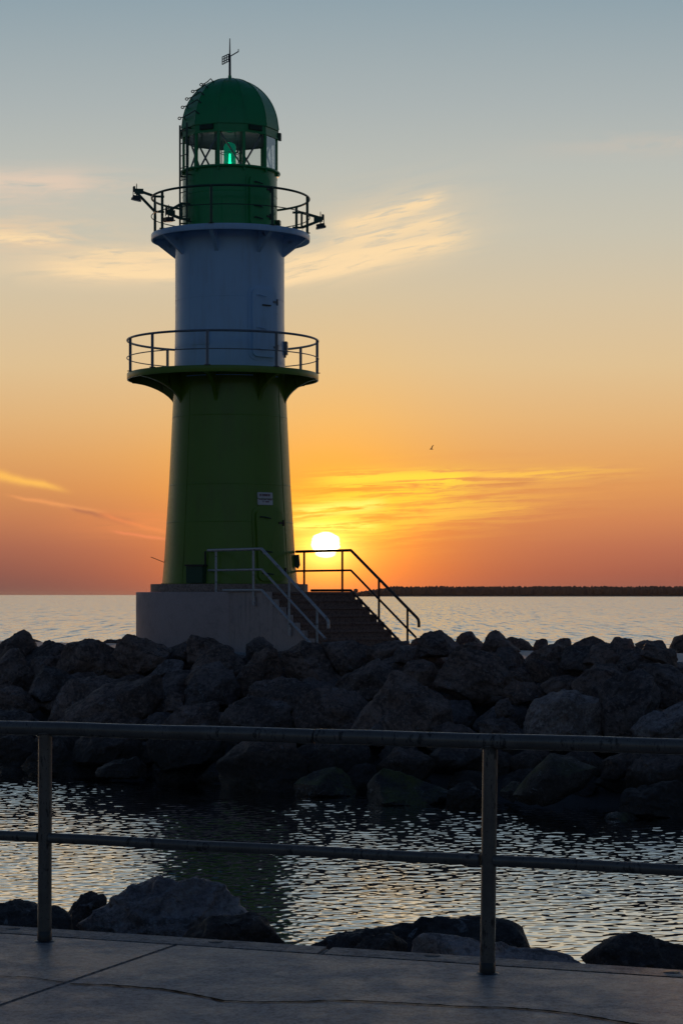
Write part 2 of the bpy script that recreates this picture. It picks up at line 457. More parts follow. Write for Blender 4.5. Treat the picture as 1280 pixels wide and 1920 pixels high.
def water_mat():
    m, T = new_mat('sea_water')
    g = T.n('ShaderNodeNewGeometry')
    p = g.outputs['Position']
    x, y, z = T.sep(p)
    far_w = T.step(y, 46.0, 58.0)
    def slopes(vec, sc, det=2.0):
        c = T.noise(vec, sc, det, 0.55, 0.0, col=True)
        return T.vm('SUBTRACT', c, (0.5, 0.5, 0.5))
    s1 = slopes(p, 5.0)
    s2 = slopes(T.comb(T.mul(x, 1.0), T.mul(y, 1.0), 3.0), 0.9, 3.0)
    s3 = slopes(T.comb(T.mul(x, 0.5), y, 9.0), 0.12, 3.0)
    k1 = T.add(0.07, T.mul(far_w, 1.3))
    k2 = T.mul(far_w, 1.0)
    k3 = T.mul(far_w, 0.22)
    s4 = slopes(T.comb(T.mul(x, 0.95), T.mul(y, 0.05), 4.0), 1.0, 3.0)
    v = T.vm('ADD', T.vm('ADD', T.vm('MULTIPLY', s1, T.comb(k1, k1, 0.0)), T.vm('MULTIPLY', s2, T.comb(k2, k2, 0.0))), T.vm('MULTIPLY', s3, T.comb(k3, k3, 0.0)))
    vx, vy, vz = T.sep(T.vm('ADD', v, T.vm('MULTIPLY', s4, T.comb(T.mul(far_w, 0.4), T.mul(far_w, 2.3), 0.0))))
    # swell running in: steep wave fronts face the shore
    vfar = T.sub(T.mul(T.m('ABSOLUTE', vy), -0.38), 0.016)
    vy = T.add(T.mul(vy, T.sub(1.0, far_w)), T.mul(vfar, far_w))
    nrm = T.vm('NORMALIZE', T.vm('ADD', g.outputs['Normal'], T.comb(vx, vy, 0.0)))
    lw = T.n('ShaderNodeLayerWeight') if False else T.n('ShaderNodeFresnel')
    lw.inputs['IOR'].default_value = 1.36
    T.put(lw.inputs['Normal'], nrm)
    fac = T.m('MULTIPLY', lw.outputs[0], 2.7, clamp=True)
    df = T.n('ShaderNodeBsdfDiffuse'); df.inputs[0].default_value = (0.004, 0.011, 0.008, 1); 
    gl = T.n('ShaderNodeBsdfGlossy'); gl.inputs['Roughness'].default_value = 0.03
    T.put(gl.inputs['Normal'], nrm)
    mx = T.n('ShaderNodeMixShader'); T.put(mx.inputs[0], fac)
    T.t.links.new(df.outputs[0], mx.inputs[1]); T.t.links.new(gl.outputs[0], mx.inputs[2])
    o = T.n('ShaderNodeOutputMaterial'); T.t.links.new(mx.outputs[0], o.inputs[0])
    return m
M['water'] = water_mat()

def glass_mat():
    m, T = new_mat('lantern_glass')
    tr = T.n('ShaderNodeBsdfTransparent'); tr.inputs[0].default_value = (0.86, 0.88, 0.87, 1)
    gl = T.n('ShaderNodeBsdfGlossy'); gl.inputs['Roughness'].default_value = 0.03
    n = T.noise(obj_coord(T), 3.0, 3.0)
    fr = T.n('ShaderNodeFresnel'); fr.inputs['IOR'].default_value = 1.45
    mx = T.n('ShaderNodeMixShader')
    T.put(mx.inputs[0], T.m('ADD', T.mul(fr.outputs[0], 0.45), T.mul(n, 0.03), clamp=True))
    T.t.links.new(tr.outputs[0], mx.inputs[1]); T.t.links.new(gl.outputs[0], mx.inputs[2])
    o = T.n('ShaderNodeOutputMaterial'); T.t.links.new(mx.outputs[0], o.inputs[0])
    return m
M['glass'] = glass_mat()

def lens_mat():
    m, T = new_mat('green_lens_glass')
    p = obj_coord(T)
    z = T.sep(p)[2]
    rings = T.m('SINE', T.mul(z, 190.0))
    tr = T.n('ShaderNodeBsdfTransparent'); tr.inputs[0].default_value = (0.05, 0.62, 0.42, 1)
    pr = T.n('ShaderNodeBsdfPrincipled')
    pr.inputs['Base Color'].default_value = (0.0, 0.2, 0.13, 1)
    pr.inputs['Roughness'].default_value = 0.12
    pr.inputs['Emission Color'].default_value = (0.0, 0.42, 0.27, 1)
    pr.inputs['Emission Strength'].default_value = 0.28
    T.put(pr.inputs['Normal'], bump(T, rings, 0.5, 0.01))
    mx = T.n('ShaderNodeMixShader'); mx.inputs[0].default_value = 0.5
    T.t.links.new(tr.outputs[0], mx.inputs[1]); T.t.links.new(pr.outputs[0], mx.inputs[2])
    o = T.n('ShaderNodeOutputMaterial'); T.t.links.new(mx.outputs[0], o.inputs[0])
    return m
M['lens'] = lens_mat()

def emit(name, col, s):
    m, T = new_mat(name)
    n = T.noise(obj_coord(T), 8.0, 2.0)
    finish(T, (0.1, 0.1, 0.1), 0.4, None, emis=T.mix(n, col, tuple(c * 0.8 for c in col)), estr=s)
    return m
M['lamp'] = emit('lit_green_lamp', (0.12, 1.0, 0.62), 7.0)

def wood_mat():
    m, T = new_mat('distant_pine_wood')
    p = pos(T)
    b = T.noise(p, 0.08, 4.0)
    finish(T, T.mix(b, (0.13, 0.075, 0.06), (0.19, 0.11, 0.085)), 0.9)
    return m
M['wood'] = wood_mat()
def land_mat():
    m, T = new_mat('distant_shore')
    b = T.noise(pos(T), 0.02, 4.0)
    finish(T, T.mix(b, (0.08, 0.06, 0.045), (0.13, 0.1, 0.07)), 0.9)
    return m
M['land'] = land_mat()
def gull_mat():
    m, T = new_mat('gull_plumage')
    b = T.noise(obj_coord(T), 9.0, 3.0)
    finish(T, T.mix(T.step(b, 0.4, 0.6), (0.16, 0.15, 0.15), (0.3, 0.29, 0.28)), 0.8)
    return m
M['gull'] = gull_mat()

# ------------------------------------------------------------------ mesh builder
class MB:
    def __init__(self):
        self.v, self.f, self.mi = [], [], []
    def vert(self, p):
        self.v.append((p[0], p[1], p[2])); return len(self.v) - 1
    def face(self, idx, mi=0):
        self.f.append(tuple(idx)); self.mi.append(mi)
    def grid(self, rows, closed=False, mi=0):
        """rows: list of equally long point lists; closed joins last to first in each row"""
        ids = [[self.vert(p) for p in r] for r in rows]
        n = len(ids[0])
        for i in range(len(ids) - 1):
            for j in range(n if closed else n - 1):
                k = (j + 1) % n
                self.face((ids[i][j], ids[i][k], ids[i + 1][k], ids[i + 1][j]), mi)
        return ids
    def lathe(self, prof, seg=96, c=(0, 0), a0=0.0, mi=0, cap=(False, False)):
        rows = [[(c[0] + r * math.sin(a0 + 2 * PI * j / seg), c[1] - r * math.cos(a0 + 2 * PI * j / seg), z) for j in range(seg)] for r, z in prof]
        ids = self.grid(rows, True, mi)
        if cap[0]: self.face(ids[0][::-1], mi)
        if cap[1]: self.face(ids[-1], mi)
    def tube(self, pts, r, seg=10, closed=False, mi=0, caps=True):
        pts = [Vector(p) for p in pts]
        n = len(pts)
        rows = []
        prev = None
        for i, p in enumerate(pts):
            if closed: tan = pts[(i + 1) % n] - pts[i - 1]
            elif i == 0: tan = pts[1] - p
            elif i == n - 1: tan = p - pts[i - 1]
            else:
                t1, t2 = (p - pts[i - 1]).normalized(), (pts[i + 1] - p).normalized()
                tan = t1 + t2
            tan.normalize()
            if prev is None:
                up = Vector((0, 0, 1)) if abs(tan.z) < 0.9 else Vector((1, 0, 0))
                u = tan.cross(up).normalized()
            else:
                u = (prev - tan * prev.dot(tan)).normalized()
            prev = u
            w = tan.cross(u)
            k = 1.0
            if not closed and 0 < i < n - 1:
                cosang = (pts[i + 1] - p).normalized().dot(tan)
                k = 1.0
            rad = r[i] if isinstance(r, (list, tuple)) else r
            rows.append([p + (u * math.cos(2 * PI * j / seg) + w * math.sin(2 * PI * j / seg)) * rad * k for j in range(seg)])
        if closed: rows.append(rows[0])
        ids = self.grid(rows, True, mi)
        if caps and not closed:
            self.face(ids[0][::-1], mi); self.face(ids[-1], mi)
    def box(self, c, size, rot=0.0, mi=0, ax=None):
        """box centred on c; size along x, y, z; rot about z, or ax = three unit axes"""
        if ax is None:
            ax = (Vector((math.cos(rot), math.sin(rot), 0)), Vector((-math.sin(rot), math.cos(rot), 0)), Vector((0, 0, 1)))
        c = Vector(c)
        ids = []
        for sx, sy, sz in ((-1, -1, -1), (1, -1, -1), (1, 1, -1), (-1, 1, -1), (-1, -1, 1), (1, -1, 1), (1, 1, 1), (-1, 1, 1)):
            ids.append(self.vert(c + ax[0] * (sx * size[0] / 2) + ax[1] * (sy * size[1] / 2) + ax[2] * (sz * size[2] / 2)))
        for q in ((0, 3, 2, 1), (4, 5, 6, 7), (0, 1, 5, 4), (1, 2, 6, 5), (2, 3, 7, 6), (3, 0, 4, 7)):
            self.face([ids[i] for i in q], mi)
    def bar(self, a, b, w, h=None, mi=0):
        a, b = Vector(a), Vector(b)
        d = (b - a); L = d.length; d.normalize()
        up = Vector((0, 0, 1)) if abs(d.z) < 0.95 else Vector((0, 1, 0))
        s = d.cross(up).normalized(); u = s.cross(d)
        self.box((a + b) / 2, (L, w, h or w), ax=(d, s, u), mi=mi)
    def prism(self, poly, ex, mi=0):
        """poly: 3-D points of a planar outline, ex: extrusion vector"""
        ex = Vector(ex)
        a = [self.vert(Vector(p) - ex / 2) for p in poly]
        b = [self.vert(Vector(p) + ex / 2) for p in poly]
        n = len(poly)
        self.face(a[::-1], mi); self.face(b, mi)
        for i in range(n):
            j = (i + 1) % n
            self.face((a[i], a[j], b[j], b[i]), mi)
    def build(self, name, mat, parent=None, smooth=35, bevel=0.0):
        me = bpy.data.meshes.new(name)
        me.from_pydata(self.v, [], self.f)
        bm = bmesh.new(); bm.from_mesh(me)
        bmesh.ops.recalc_face_normals(bm, faces=bm.faces)
        if bevel > 0:
            es = [e for e in bm.edges if len(e.link_faces) == 2 and e.calc_face_angle(0) > R(40)]
            bmesh.ops.bevel(bm, geom=es, offset=bevel, segments=2, affect='EDGES', clamp_overlap=True)
        bm.to_mesh(me); bm.free()
        if isinstance(mat, (list, tuple)):
            for mm in mat: me.materials.append(mm)
            if bevel <= 0:
                for p, i in zip(me.polygons, self.mi): p.material_index = i
        else:
            me.materials.append(mat)
        if smooth:
            me.polygons.foreach_set('use_smooth', [True] * len(me.polygons))
            me.set_sharp_from_angle(angle=R(smooth))
        o = bpy.data.objects.new(name, me)
        COL.objects.link(o)
        if parent is not None: o.parent = parent
        return o

def tag(o, label=None, cat=None, group=None, kind=None):
    if label: o['label'] = label
    if cat: o['category'] = cat
    if group: o['group'] = group
    if kind: o['kind'] = kind
    return o

def empty(name, loc):
    o = bpy.data.objects.new(name, None)
    o.empty_display_size = 0.3
    COL.objects.link(o)
    o.location = loc
    return o

# ------------------------------------------------------------------ breakwater frame
S = F / 79.0                                    # distance of the lighthouse axis
TX, TY = (431.0 - CX) / 79.0, S
PLAT = EYE + 0.06                               # top of the concrete foundation
PATHZ = 2.3
AL = Vector((0.8, -0.6, 0)); AN = Vector((-0.6, -0.8, 0))   # along the breakwater / towards the camera
def bw(s, n, z): return Vector((TX, TY, 0)) + AL * s + AN * n + Vector((0, 0, z))

def fbm(x, y, z, o=4): return mnoise.fractal(Vector((x, y, z)), 0.9, 2.1, o)

# ground under the boulders
mb = MB()
prof = [(-15, -1.2), (-11, -0.3), (-8, 0.9), (-5.5, 1.6), (-4.2, 2.05), (-3.4, 2.22), (2.5, 2.22), (3.0, 1.95), (4.0, 1.3), (6.0, 0.65), (8.0, 0.0), (10.0, -0.7), (12.0, -1.6)]
rows = []
for i in range(141):
    s = -42 + i * 0.65
    r = []
    for n, z in prof:
        k = 0.0 if -3.5 < n < 2.6 else 0.35
        r.append(bw(s, n, z + k * fbm(s * 0.7, n * 0.7, 1.0)))
    rows.append(r)
mb.grid(rows)
tag(mb.build('breakwater_ground', M['rubble']), kind='structure')
mb = MB()
mb.box(bw(3, -0.5, PATHZ - 0.03), (70, 5.6, 0.06), math.atan2(-0.6, 0.8))
tag(mb.build('path', M['path']), kind='structure')

# ------------------------------------------------------------------ water
def make_water():
    rng = np.random.default_rng(5)
    ys = 12.0 + 36.0 * np.linspace(0, 1, 1500) ** 1.12
    us = np.linspace(-1, 1, 960)
    half = 0.19 * ys + 1.4
    X = us[None, :] * half[:, None]
    Y = np.repeat(ys[:, None], len(us), 1)
    Z = np.zeros_like(X)
    N = 90
    for i in range(N):
        lam = 0.095 * (0.42 / 0.095) ** (rng.random() ** 1.3)
        k = 2 * PI / lam
        th = rng.normal(-PI / 2 + 0.25, 0.6)
        ph = rng.random() * 2 * PI
        amp = 0.064 * math.sqrt(2 / N) / k
        Z += amp * np.sin(k * (X * math.cos(th) + Y * math.sin(th)) + ph)
    # lulls and gusts
    G = np.zeros_like(X)
    for i in range(8):
        k = 2 * PI / (3.0 + 8 * rng.random()); th = rng.random() * 6.28
        G += np.sin(k * (X * math.cos(th) + 0.5 * Y * math.sin(th)) + rng.random() * 6.28)
    Z *= 1.0 + 0.13 * G
    edge = np.minimum.reduce([X + half[:, None], half[:, None] - X, Y - 12.0, 48.0 - Y])
    Z *= np.clip(edge / 1.5, 0, 1)
    ny, nx = X.shape
    V = np.stack([X.ravel(), Y.ravel(), Z.ravel()], 1)
    idx = np.arange(nx * ny).reshape(ny, nx)
    Q = np.stack([idx[:-1, :-1].ravel(), idx[:-1, 1:].ravel(), idx[1:, 1:].ravel(), idx[1:, :-1].ravel()], 1)
    h0, h1, y0, y1 = float(half[0]), float(half[-1]), float(ys[0]), float(ys[-1])
    B = 26000.0
    ext = np.array([(-B, y1, 0), (-h1, y1, 0), (h1, y1, 0), (B, y1, 0), (-B, B, 0), (-h1, B, 0), (h1, B, 0), (B, B, 0),
                    (-B, y0, 0), (-h0, y0, 0), (h0, y0, 0), (B, y0, 0), (-B, -300, 0), (-h0, -300, 0), (h0, -300, 0), (B, -300, 0)], float)
    n0 = len(V)
    V = np.vstack([V, ext])
    q2 = [(0, 1, 5, 4), (1, 2, 6, 5), (2, 3, 7, 6), (8, 9, 1, 0), (10, 11, 3, 2), (12, 13, 9, 8), (13, 14, 10, 9), (14, 15, 11, 10)]
    Q = np.vstack([Q, np.array(q2) + n0])
    me = bpy.data.meshes.new('water')
    me.vertices.add(len(V)); me.vertices.foreach_set('co', V.ravel())
    me.loops.add(Q.size); me.loops.foreach_set('vertex_index', Q.ravel().astype(np.int32))
    me.polygons.add(len(Q)); me.polygons.foreach_set('loop_start', np.arange(0, Q.size, 4, dtype=np.int32))
    me.polygons.foreach_set('loop_total', np.full(len(Q), 4, np.int32)) if False else None
    me.update(calc_edges=True); me.validate()
    me.polygons.foreach_set('use_smooth', [True] * len(me.polygons))
    me.materials.append(M['water'])
    o = bpy.data.objects.new('water', me); COL.objects.link(o)
    tag(o, kind='structure')
make_water()

# ------------------------------------------------------------------ far shore
def far_shore():
    D = 4300.0
    rng = random.Random(4)
    k = D / F
    mb = MB()
    rows = []
    for x in range(648, 2700, 12):
        h = 1.2 + 4.0 * min(1, max(0, (x - 690) / 60.0))
        X = (x - CX) * k
        rows.append([(X, D - 30, -1), (X, D - 5, 0.8), (X, D + 60, h), (X, D + 150, h * 2.6), (X, D + 500, h * 2.6), (X, D + 700, -1)])
    mb.grid(rows)
    tag(mb.build('headland', M['land']), kind='structure')
    ico = bmesh.new(); bmesh.ops.create_icosphere(ico, subdivisions=1, radius=1.0)
    iv = [v.co.copy() for v in ico.verts]; ifc = [[v.index for v in f.verts] for f in ico.faces]; ico.free()
    mb = MB()
    def blob(X, Y, z0, h, w):
        b = len(mb.v)
        for c in iv:
            j = 1 + rng.uniform(-0.22, 0.22)
            mb.v.append((X + c.x * w * j, Y + c.y * w * j, z0 + h * 0.5 + c.z * h * 0.5 * j))
        for f in ifc: mb.face([b + i for i in f])
    x = 662.0
    while x < 2650:
        hh = 19.5 * min(1.0, 0.5 + max(0, (x - 680) / 120.0)) if x > 676 else 9.0
        hh *= 0.985 + 0.03 * mnoise.noise(Vector((x * 0.02, 0, 0)))
        for q in range(3):
            blob((x - CX) * k + rng.uniform(-3, 3), D + 40 + q * 45 + rng.uniform(-10, 10), 0.3, hh * rng.uniform(0.95, 1.02), rng.uniform(4.5, 7.5))
        x += rng.uniform(1.6, 2.6) if x > 676 else rng.uniform(4, 7)
    blob((667 - CX) * k, D + 40, 7, 9, 4.5); blob((664 - CX) * k, D + 40, 2, 6, 1.2)
    w = mb.build('woodland', M['wood'], smooth=0)
    tag(w, 'dark low pine wood along the far shore right of the sun', 'woodland', kind='stuff')
far_shore()

# ------------------------------------------------------------------ lighthouse
L = empty('lighthouse', (TX, TY, PLAT))
tag(L, 'green and white steel lighthouse with two galleries and a lit green lamp', 'lighthouse')
def zz(y): return (HY - y) / 79.0 - 0.06
def rp(p): return p / 79.0
def pol(r, a, z):     # a in degrees, 0 towards the camera, positive to the right
    return Vector((r * math.sin(R(a)), -r * math.cos(R(a)), z))

def tower_r(y):
    pts = [(1096, 126.5), (1050, 122.5), (1000, 119.5), (910, 113.7), (785, 107.6), (700, 103.6), (600, 102), (400, 102)]
    for (y0, r0), (y1, r1) in zip(pts, pts[1:]):
        if y1 <= y <= y0: return rp(r0 + (r1 - r0) * (y0 - y) / (y0 - y1))
    return rp(102)

def shell(ys, seams, e=0.003):
    out = []
    y = ys[0]
    pts = sorted(set(list(np.linspace(ys[0], ys[1], 24)) + [s + q for s in seams for q in (-1.3, -0.65, -0.35, 0.35, 0.65, 1.3)]), reverse=True)
    for y in pts:
        bumpy = any(abs(y - s) < 0.4 for s in seams)
        out.append((tower_r(y) + (e if bumpy else 0), zz(y)))
    return out

mb = MB(); mb.lathe(shell((1095, 705), (785, 912, 981)), 128)
for a in (-41, 62, 139, -130):
    mb.tube([pol(tower_r(y) + 0.002, a, zz(y)) for y in np.linspace(1094, 716, 12)], 0.008, 6)
mb.lathe([(rp(128.5), zz(1095)), (rp(128.5), zz(1093.5)), (rp(126), zz(1093.4))], 128)
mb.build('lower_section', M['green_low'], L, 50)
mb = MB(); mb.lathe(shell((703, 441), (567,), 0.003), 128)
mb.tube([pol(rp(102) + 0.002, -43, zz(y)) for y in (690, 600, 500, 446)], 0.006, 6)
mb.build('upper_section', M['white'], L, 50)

def curved_panel(mbx, a_mid, w, z0, z1, rf, t0, t1, cr=0.08, na=10, mi=0):
    """rounded plate w metres wide wrapped on the shell of radius rf(z), from t0 to t1 off the shell"""
    hw, hz, zc = w / 2, (z1 - z0) / 2, (z0 + z1) / 2
    out = []
    for cx_, cz_, a0 in ((hw - cr, hz - cr, 0), (-hw + cr, hz - cr, 90), (-hw + cr, -hz + cr, 180), (hw - cr, -hz + cr, 270)):
        for k in range(6):
            a = R(a0 + 18 * k)
            out.append((cx_ + cr * math.cos(a), cz_ + cr * math.sin(a)))
    def P(u, v, t):
        z = zc + v
        r = rf(z)
        return pol(r + t, a_mid + math.degrees(u / r), z)
    # concentric rings of the outline filled towards the centre line
    rings = []
    for t, k in ((t0, 1.0), (t1, 1.0), (t1, 0.985), (t1, 0.7), (t1, 0.4), (t1, 0.02)):
        rings.append([P(u * k, v * (k if k > 0.9 else k), t) for u, v in out])
    mbx.grid(rings, True, mi)

def zr(z): return tower_r(HY - (z + 0.06) * 79.0)

def door(a_mid, y0, y1, w, rf, mat, frame_mat, lever=True):
    mb = MB(); curved_panel(mb, a_mid, w + 0.16, zz(y1) - 0.08, zz(y0) + 0.08, rf, -0.01, 0.022, 0.18)
    fr = mb.build('door_frame', frame_mat, L, 30)
    mb = MB(); curved_panel(mb, a_mid, w, zz(y1), zz(y0), rf, 0.0, 0.085, 0.12)
    d = mb.build('door', mat, L, 30)
    mid = (zz(y0) + zz(y1)) / 2
    for zc in (zz(y0) - 0.28, zz(y1) + 0.24):
        r = rf(zc) + 0.085
        a = a_mid + math.degrees((w / 2 + 0.03) / r)
        mb = MB()
        mb.tube([pol(r + 0.01, a, zc - 0.07), pol(r + 0.01, a, zc + 0.07)], 0.024, 8)
        mb.bar(pol(r, a, zc), pol(r, a - 6, zc), 0.03, 0.05)
        mb.build('hinge', M['black'] if mat is not M['white'] else M['blue_grey'], d, 30)
    for zc in (zz(y0) - 0.15, mid - 0.12, zz(y1) + 0.18):
        r = rf(zc) + 0.1
        a = a_mid - math.degrees((w / 2 - 0.14) / r)
        mb = MB()
        mb.tube([pol(r, a - 2, zc), pol(r + 0.03, a, zc), pol(r + 0.03, a + 7, zc - 0.03)], 0.014, 8)
        mb.tube([pol(r - 0.03, a - 2, zc), pol(r + 0.02, a - 2, zc)], 0.02, 8)
        mb.build('door_handle', M['black'] if mat is not M['white'] else M['white'], d, 30)
    return d
dl = door(40, 961, 1090, 0.74, zr, M['green_low'], M['green_low'])
mb = MB(); mb.tube([pol(zr(zz(1038)) + 0.05, 32, zz(1038)), pol(zr(zz(1038)) + 0.1, 32, zz(1038))], 0.045, 16)
mb.build('lock_wheel', M['steel'], dl)
dm = door(40.5, 553, 678, 0.68, zr, M['white'], M['white'])
mb = MB()
rz = zr(zz(582)) + 0.1
mb.bar(pol(rz, 36, zz(583)), pol(rz, 46, zz(583)), 0.03, 0.03)
mb.build('rain_lip', M['black'], dm)

# little access panel, junction boxes, cabinet and rod
mb = MB(); curved_panel(mb, -29, 0.5, zz(656), zz(627), zr, 0, 0.03, 0.02)
mb.build('access_panel', M['white'], L, 30)
def radial_box(mbx, r0, r1, a, z0, z1, w, mi=0):
    er = pol(1, a, 0); et = Vector((-er.y, er.x, 0))
    mbx.box(er * ((r0 + r1) / 2) + Vector((0, 0, (z0 + z1) / 2)), (r1 - r0, w, z1 - z0), ax=(er, et, Vector((0, 0, 1))), mi=mi)
mb = MB(); radial_box(mb, rp(101), rp(109), 84, zz(667), zz(642), 0.18)
radial_box(mb, rp(100), rp(106), 84, zz(672), zz(667), 0.08)
mb.build('junction_box', M['blue_grey'], L, 30, 0.008)
mb = MB()
er = pol(1, 82, 0)
mb.prism([er * rp(121) + Vector((0, 0, zz(1041))), er * rp(131) + Vector((0, 0, zz(1040))), er * rp(133) + Vector((0, 0, zz(1060))), er * rp(129) + Vector((0, 0, zz(1067))), er * rp(124) + Vector((0, 0, zz(1063)))], Vector((-er.y, er.x, 0)) * 0.08)
mb.build('junction_box', M['darkgreen'], L, 30)
mb = MB(); radial_box(mb, rp(121), rp(138), -25, zz(1094), zz(1063), 0.44)
cab = mb.build('cabinet', M['darkgreen'], L, 30, 0.012)
mb = MB(); radial_box(mb, rp(121), rp(140), -25, zz(1063), zz(1060), 0.48)
mb.tube([pol(rp(128), -17.5, zz(1062)), pol(rp(128), -17.5, zz(1036))], 0.022, 8)
mb.build('cabinet_lid', M['black'], cab, 30)
mb = MB(); mb.tube([pol(rp(122.5), -87, zz(1054.5)), pol(rp(147.5), -87, zz(1044.5))], 0.009, 6)
mb.build('bracket_rod', M['black'], L)

# nameplate with two white plates and red lettering (too small to read in the photograph)
mb = MB(); curved_panel(mb, 36.6, 0.415, zz(938.5), zz(927.5), zr, 0.0, 0.028, 0.02)
curved_panel(mb, 36.6, 0.415, zz(950.5), zz(939.5), zr, 0.0, 0.026, 0.02)
npl = mb.build('nameplate', M['plate'], L, 30)
mb = MB()
rng = random.Random(9)
def glyph_row(y, h, x0, x1, n, gaps=()):
    for i in range(n):
        if i in gaps: continue
        u = x0 + (x1 - x0) * (i + 0.5) / n
        r = zr(zz(y)) + 0.03
        wv = (x1 - x0) / n * 0.72
        a = 36.6 + math.degrees(u / r)
        er = pol(1, a, 0); et = Vector((-er.y, er.x, 0))
        hz_ = h / 79.0
        z = zz(y)
        kind = rng.choice('EHNOI')
        def st(du, dz, ww, hh): mb.box(er * r + et * du + Vector((0, 0, z + dz)), (0.006, ww, hh), ax=(er, et, Vector((0, 0, 1))))
        th = min(wv, hz_) * 0.3
        st(-wv / 2 + th / 2, 0, th, hz_)
        if kind in 'HNO': st(wv / 2 - th / 2, 0, th, hz_)
        if kind in 'EO': st(th * 0.5, hz_ / 2 - th / 2, wv - th * 1.05, th); st(th * 0.5, -hz_ / 2 + th / 2, wv - th * 1.05, th)
        if kind in 'EH': st(0, 0, wv - th * 2.05, th)
glyph_row(932.5, 4.2, -0.165, 0.15, 9)
glyph_row(940.8, 1.4, -0.18, 0.19, 18, (10,))
glyph_row(944.6, 2.0, -0.09, 0.1, 7, (2,))
mb.build('lettering', M['ink'], npl, 0)

# ---- galleries
def gallery(cx_, Rr, ytop, ybot, rails, rail_r, posts, post_r, mat_deck, mat_rail, r_in, br_y, br_tip, br_mat, curved, mid_r):
    c = ((cx_ - 431.0) / 79.0, 0.0)
    zt, zb = zz(ytop), zz(ybot)
    mb = MB()
    prof = [(r_in - 0.03, zt), (Rr - 0.02, zt), (Rr - 0.004, zt - 0.004), (Rr, zt - 0.02), (Rr, zb + 0.015), (Rr - 0.004, zb), (Rr - 0.03, zb), (Rr - 0.03, zt - 0.03), (r_in - 0.03, zt - 0.03)]
    rows = []
    for r, z in prof:
        row = []
        for j in range(128):
            a = 2 * PI * j / 128
            if r < r_in: row.append((r * math.sin(a), -r * math.cos(a), z))
            else: row.append((c[0] + r * math.sin(a), c[1] - r * math.cos(a), z))
        rows.append(row)
    mb.grid(rows, True)
    g = mb.build('gallery', mat_deck, L, 40)
    # brackets
    def edge_r(a):                       # distance from the tower axis to the deck edge
        ux, uy = math.sin(R(a)), -math.cos(R(a))
        b = ux * c[0] + uy * c[1]
        return b + math.sqrt(b * b - (c[0] ** 2 + c[1] ** 2) + (Rr - 0.035) ** 2)
    for k in range(8):
        a = -11 + 45 * k
        er = pol(1, a, 0); et = Vector((-er.y, er.x, 0))
        ro = edge_r(a)
        ri = zr(zz(br_y)) - 0.02
        ztop = zt - 0.032
        zlow = zz(br_y)
        P = lambda r, z: er * r + Vector((0, 0, z))
        low = []
        n = 9
        for i in range(n + 1):
            q = i / n
            if curved:
                r = ro + (ri - ro) * math.sin(q * PI / 2) ** 1.15
                z = (zb - 0.01) + (zlow - zb) * (1 - math.cos(q * PI / 2)) ** 0.85
            else:
                r = ro + (ri - ro) * q
                z = (zb + 0.02) + (zlow - zb - 0.02) * q
            low.append(P(r, z))
        # hole through the plate, reached by a slit so the outline stays one polygon
        hc = (ri + (ro - ri) * 0.33, ztop + (zlow - ztop) * (0.34 if curved else 0.32)); hr = 0.052
        poly = [P(ro, ztop), *low, P(ri, ztop)]
        ent = P(hc[0], ztop)
        hole = [P(hc[0] + hr * math.sin(2 * PI * i / 14), hc[1] + hr * math.cos(2 * PI * i / 14)) for i in range(15)]
        poly = poly + [ent] + hole + [ent + er * 0.0005]
        mb = MB(); mb.prism(poly, et * 0.03)
        # flange along the free edge of the gusset
        for p0, p1 in zip(low, low[1:]):
            d = (p1 - p0).normalized()
            mb.box((p0 + p1) / 2 - d.cross(et) * 0.0, ((p1 - p0).length * 1.02, 0.085, 0.016), ax=(d, et, d.cross(et)))
        mb.build('bracket', br_mat, g, 30)
    # railing
    mb = MB()
    y, rr_ = rails[0]
    mb.tube([(c[0] + rr_ * math.sin(2 * PI * j / 96), c[1] - rr_ * math.cos(2 * PI * j / 96), zz(y)) for j in range(96)], rail_r, 8, closed=True)
    mb.build('handrail', mat_rail, g, 60)
    mb = MB()
    y, rr_ = rails[1]
    mb.tube([(c[0] + rr_ * math.sin(2 * PI * j / 96), c[1] - rr_ * math.cos(2 * PI * j / 96), zz(y)) for j in range(96)], mid_r, 8, closed=True)
    mb.build('knee_rail', mat_rail, g, 60)
    for a in posts:
        mb = MB()
        q = Vector((c[0], c[1], 0)) + pol(rails[0][1] - 0.005, a, 0)
        mb.tube([q + Vector((0, 0, zt - 0.01)), q + Vector((0, 0, zz(rails[0][0])))], post_r, 10)
        mb.lathe([(post_r * 2.1, zt + 0.001), (post_r * 2.1, zt + 0.014), (post_r, zt + 0.016)], 12, (q.x, q.y))
        mb.build('railing_post', mat_rail, g, 40)
    return g, c

g1, c1 = gallery(418, rp(179), 702, 714, ((640, rp(178)), (673, rp(179))), 0.028, (-71, -43, -6, 36, 84, 126, 170, -140), 0.035,
                 M['green_low'], M['blue_grey'], rp(103), 764, 0, M['green_low'], True, 0.013)
# added white strips paint sky light through slits under the lower deck front
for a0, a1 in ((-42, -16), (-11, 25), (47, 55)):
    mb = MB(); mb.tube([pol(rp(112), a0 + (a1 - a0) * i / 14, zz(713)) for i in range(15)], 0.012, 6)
    mb.build('slit_light_strip', M['white'], g1)

g2, c2 = gallery(432.5, rp(148.5), 442, 453, ((373.5, rp(147)), (408, rp(148))), 0.028, [-11 + 45 * k for k in range(8)], 0.034,
                 M['white'], M['darkgreen'], rp(89), 486, 0, M['white'], False, 0.012)

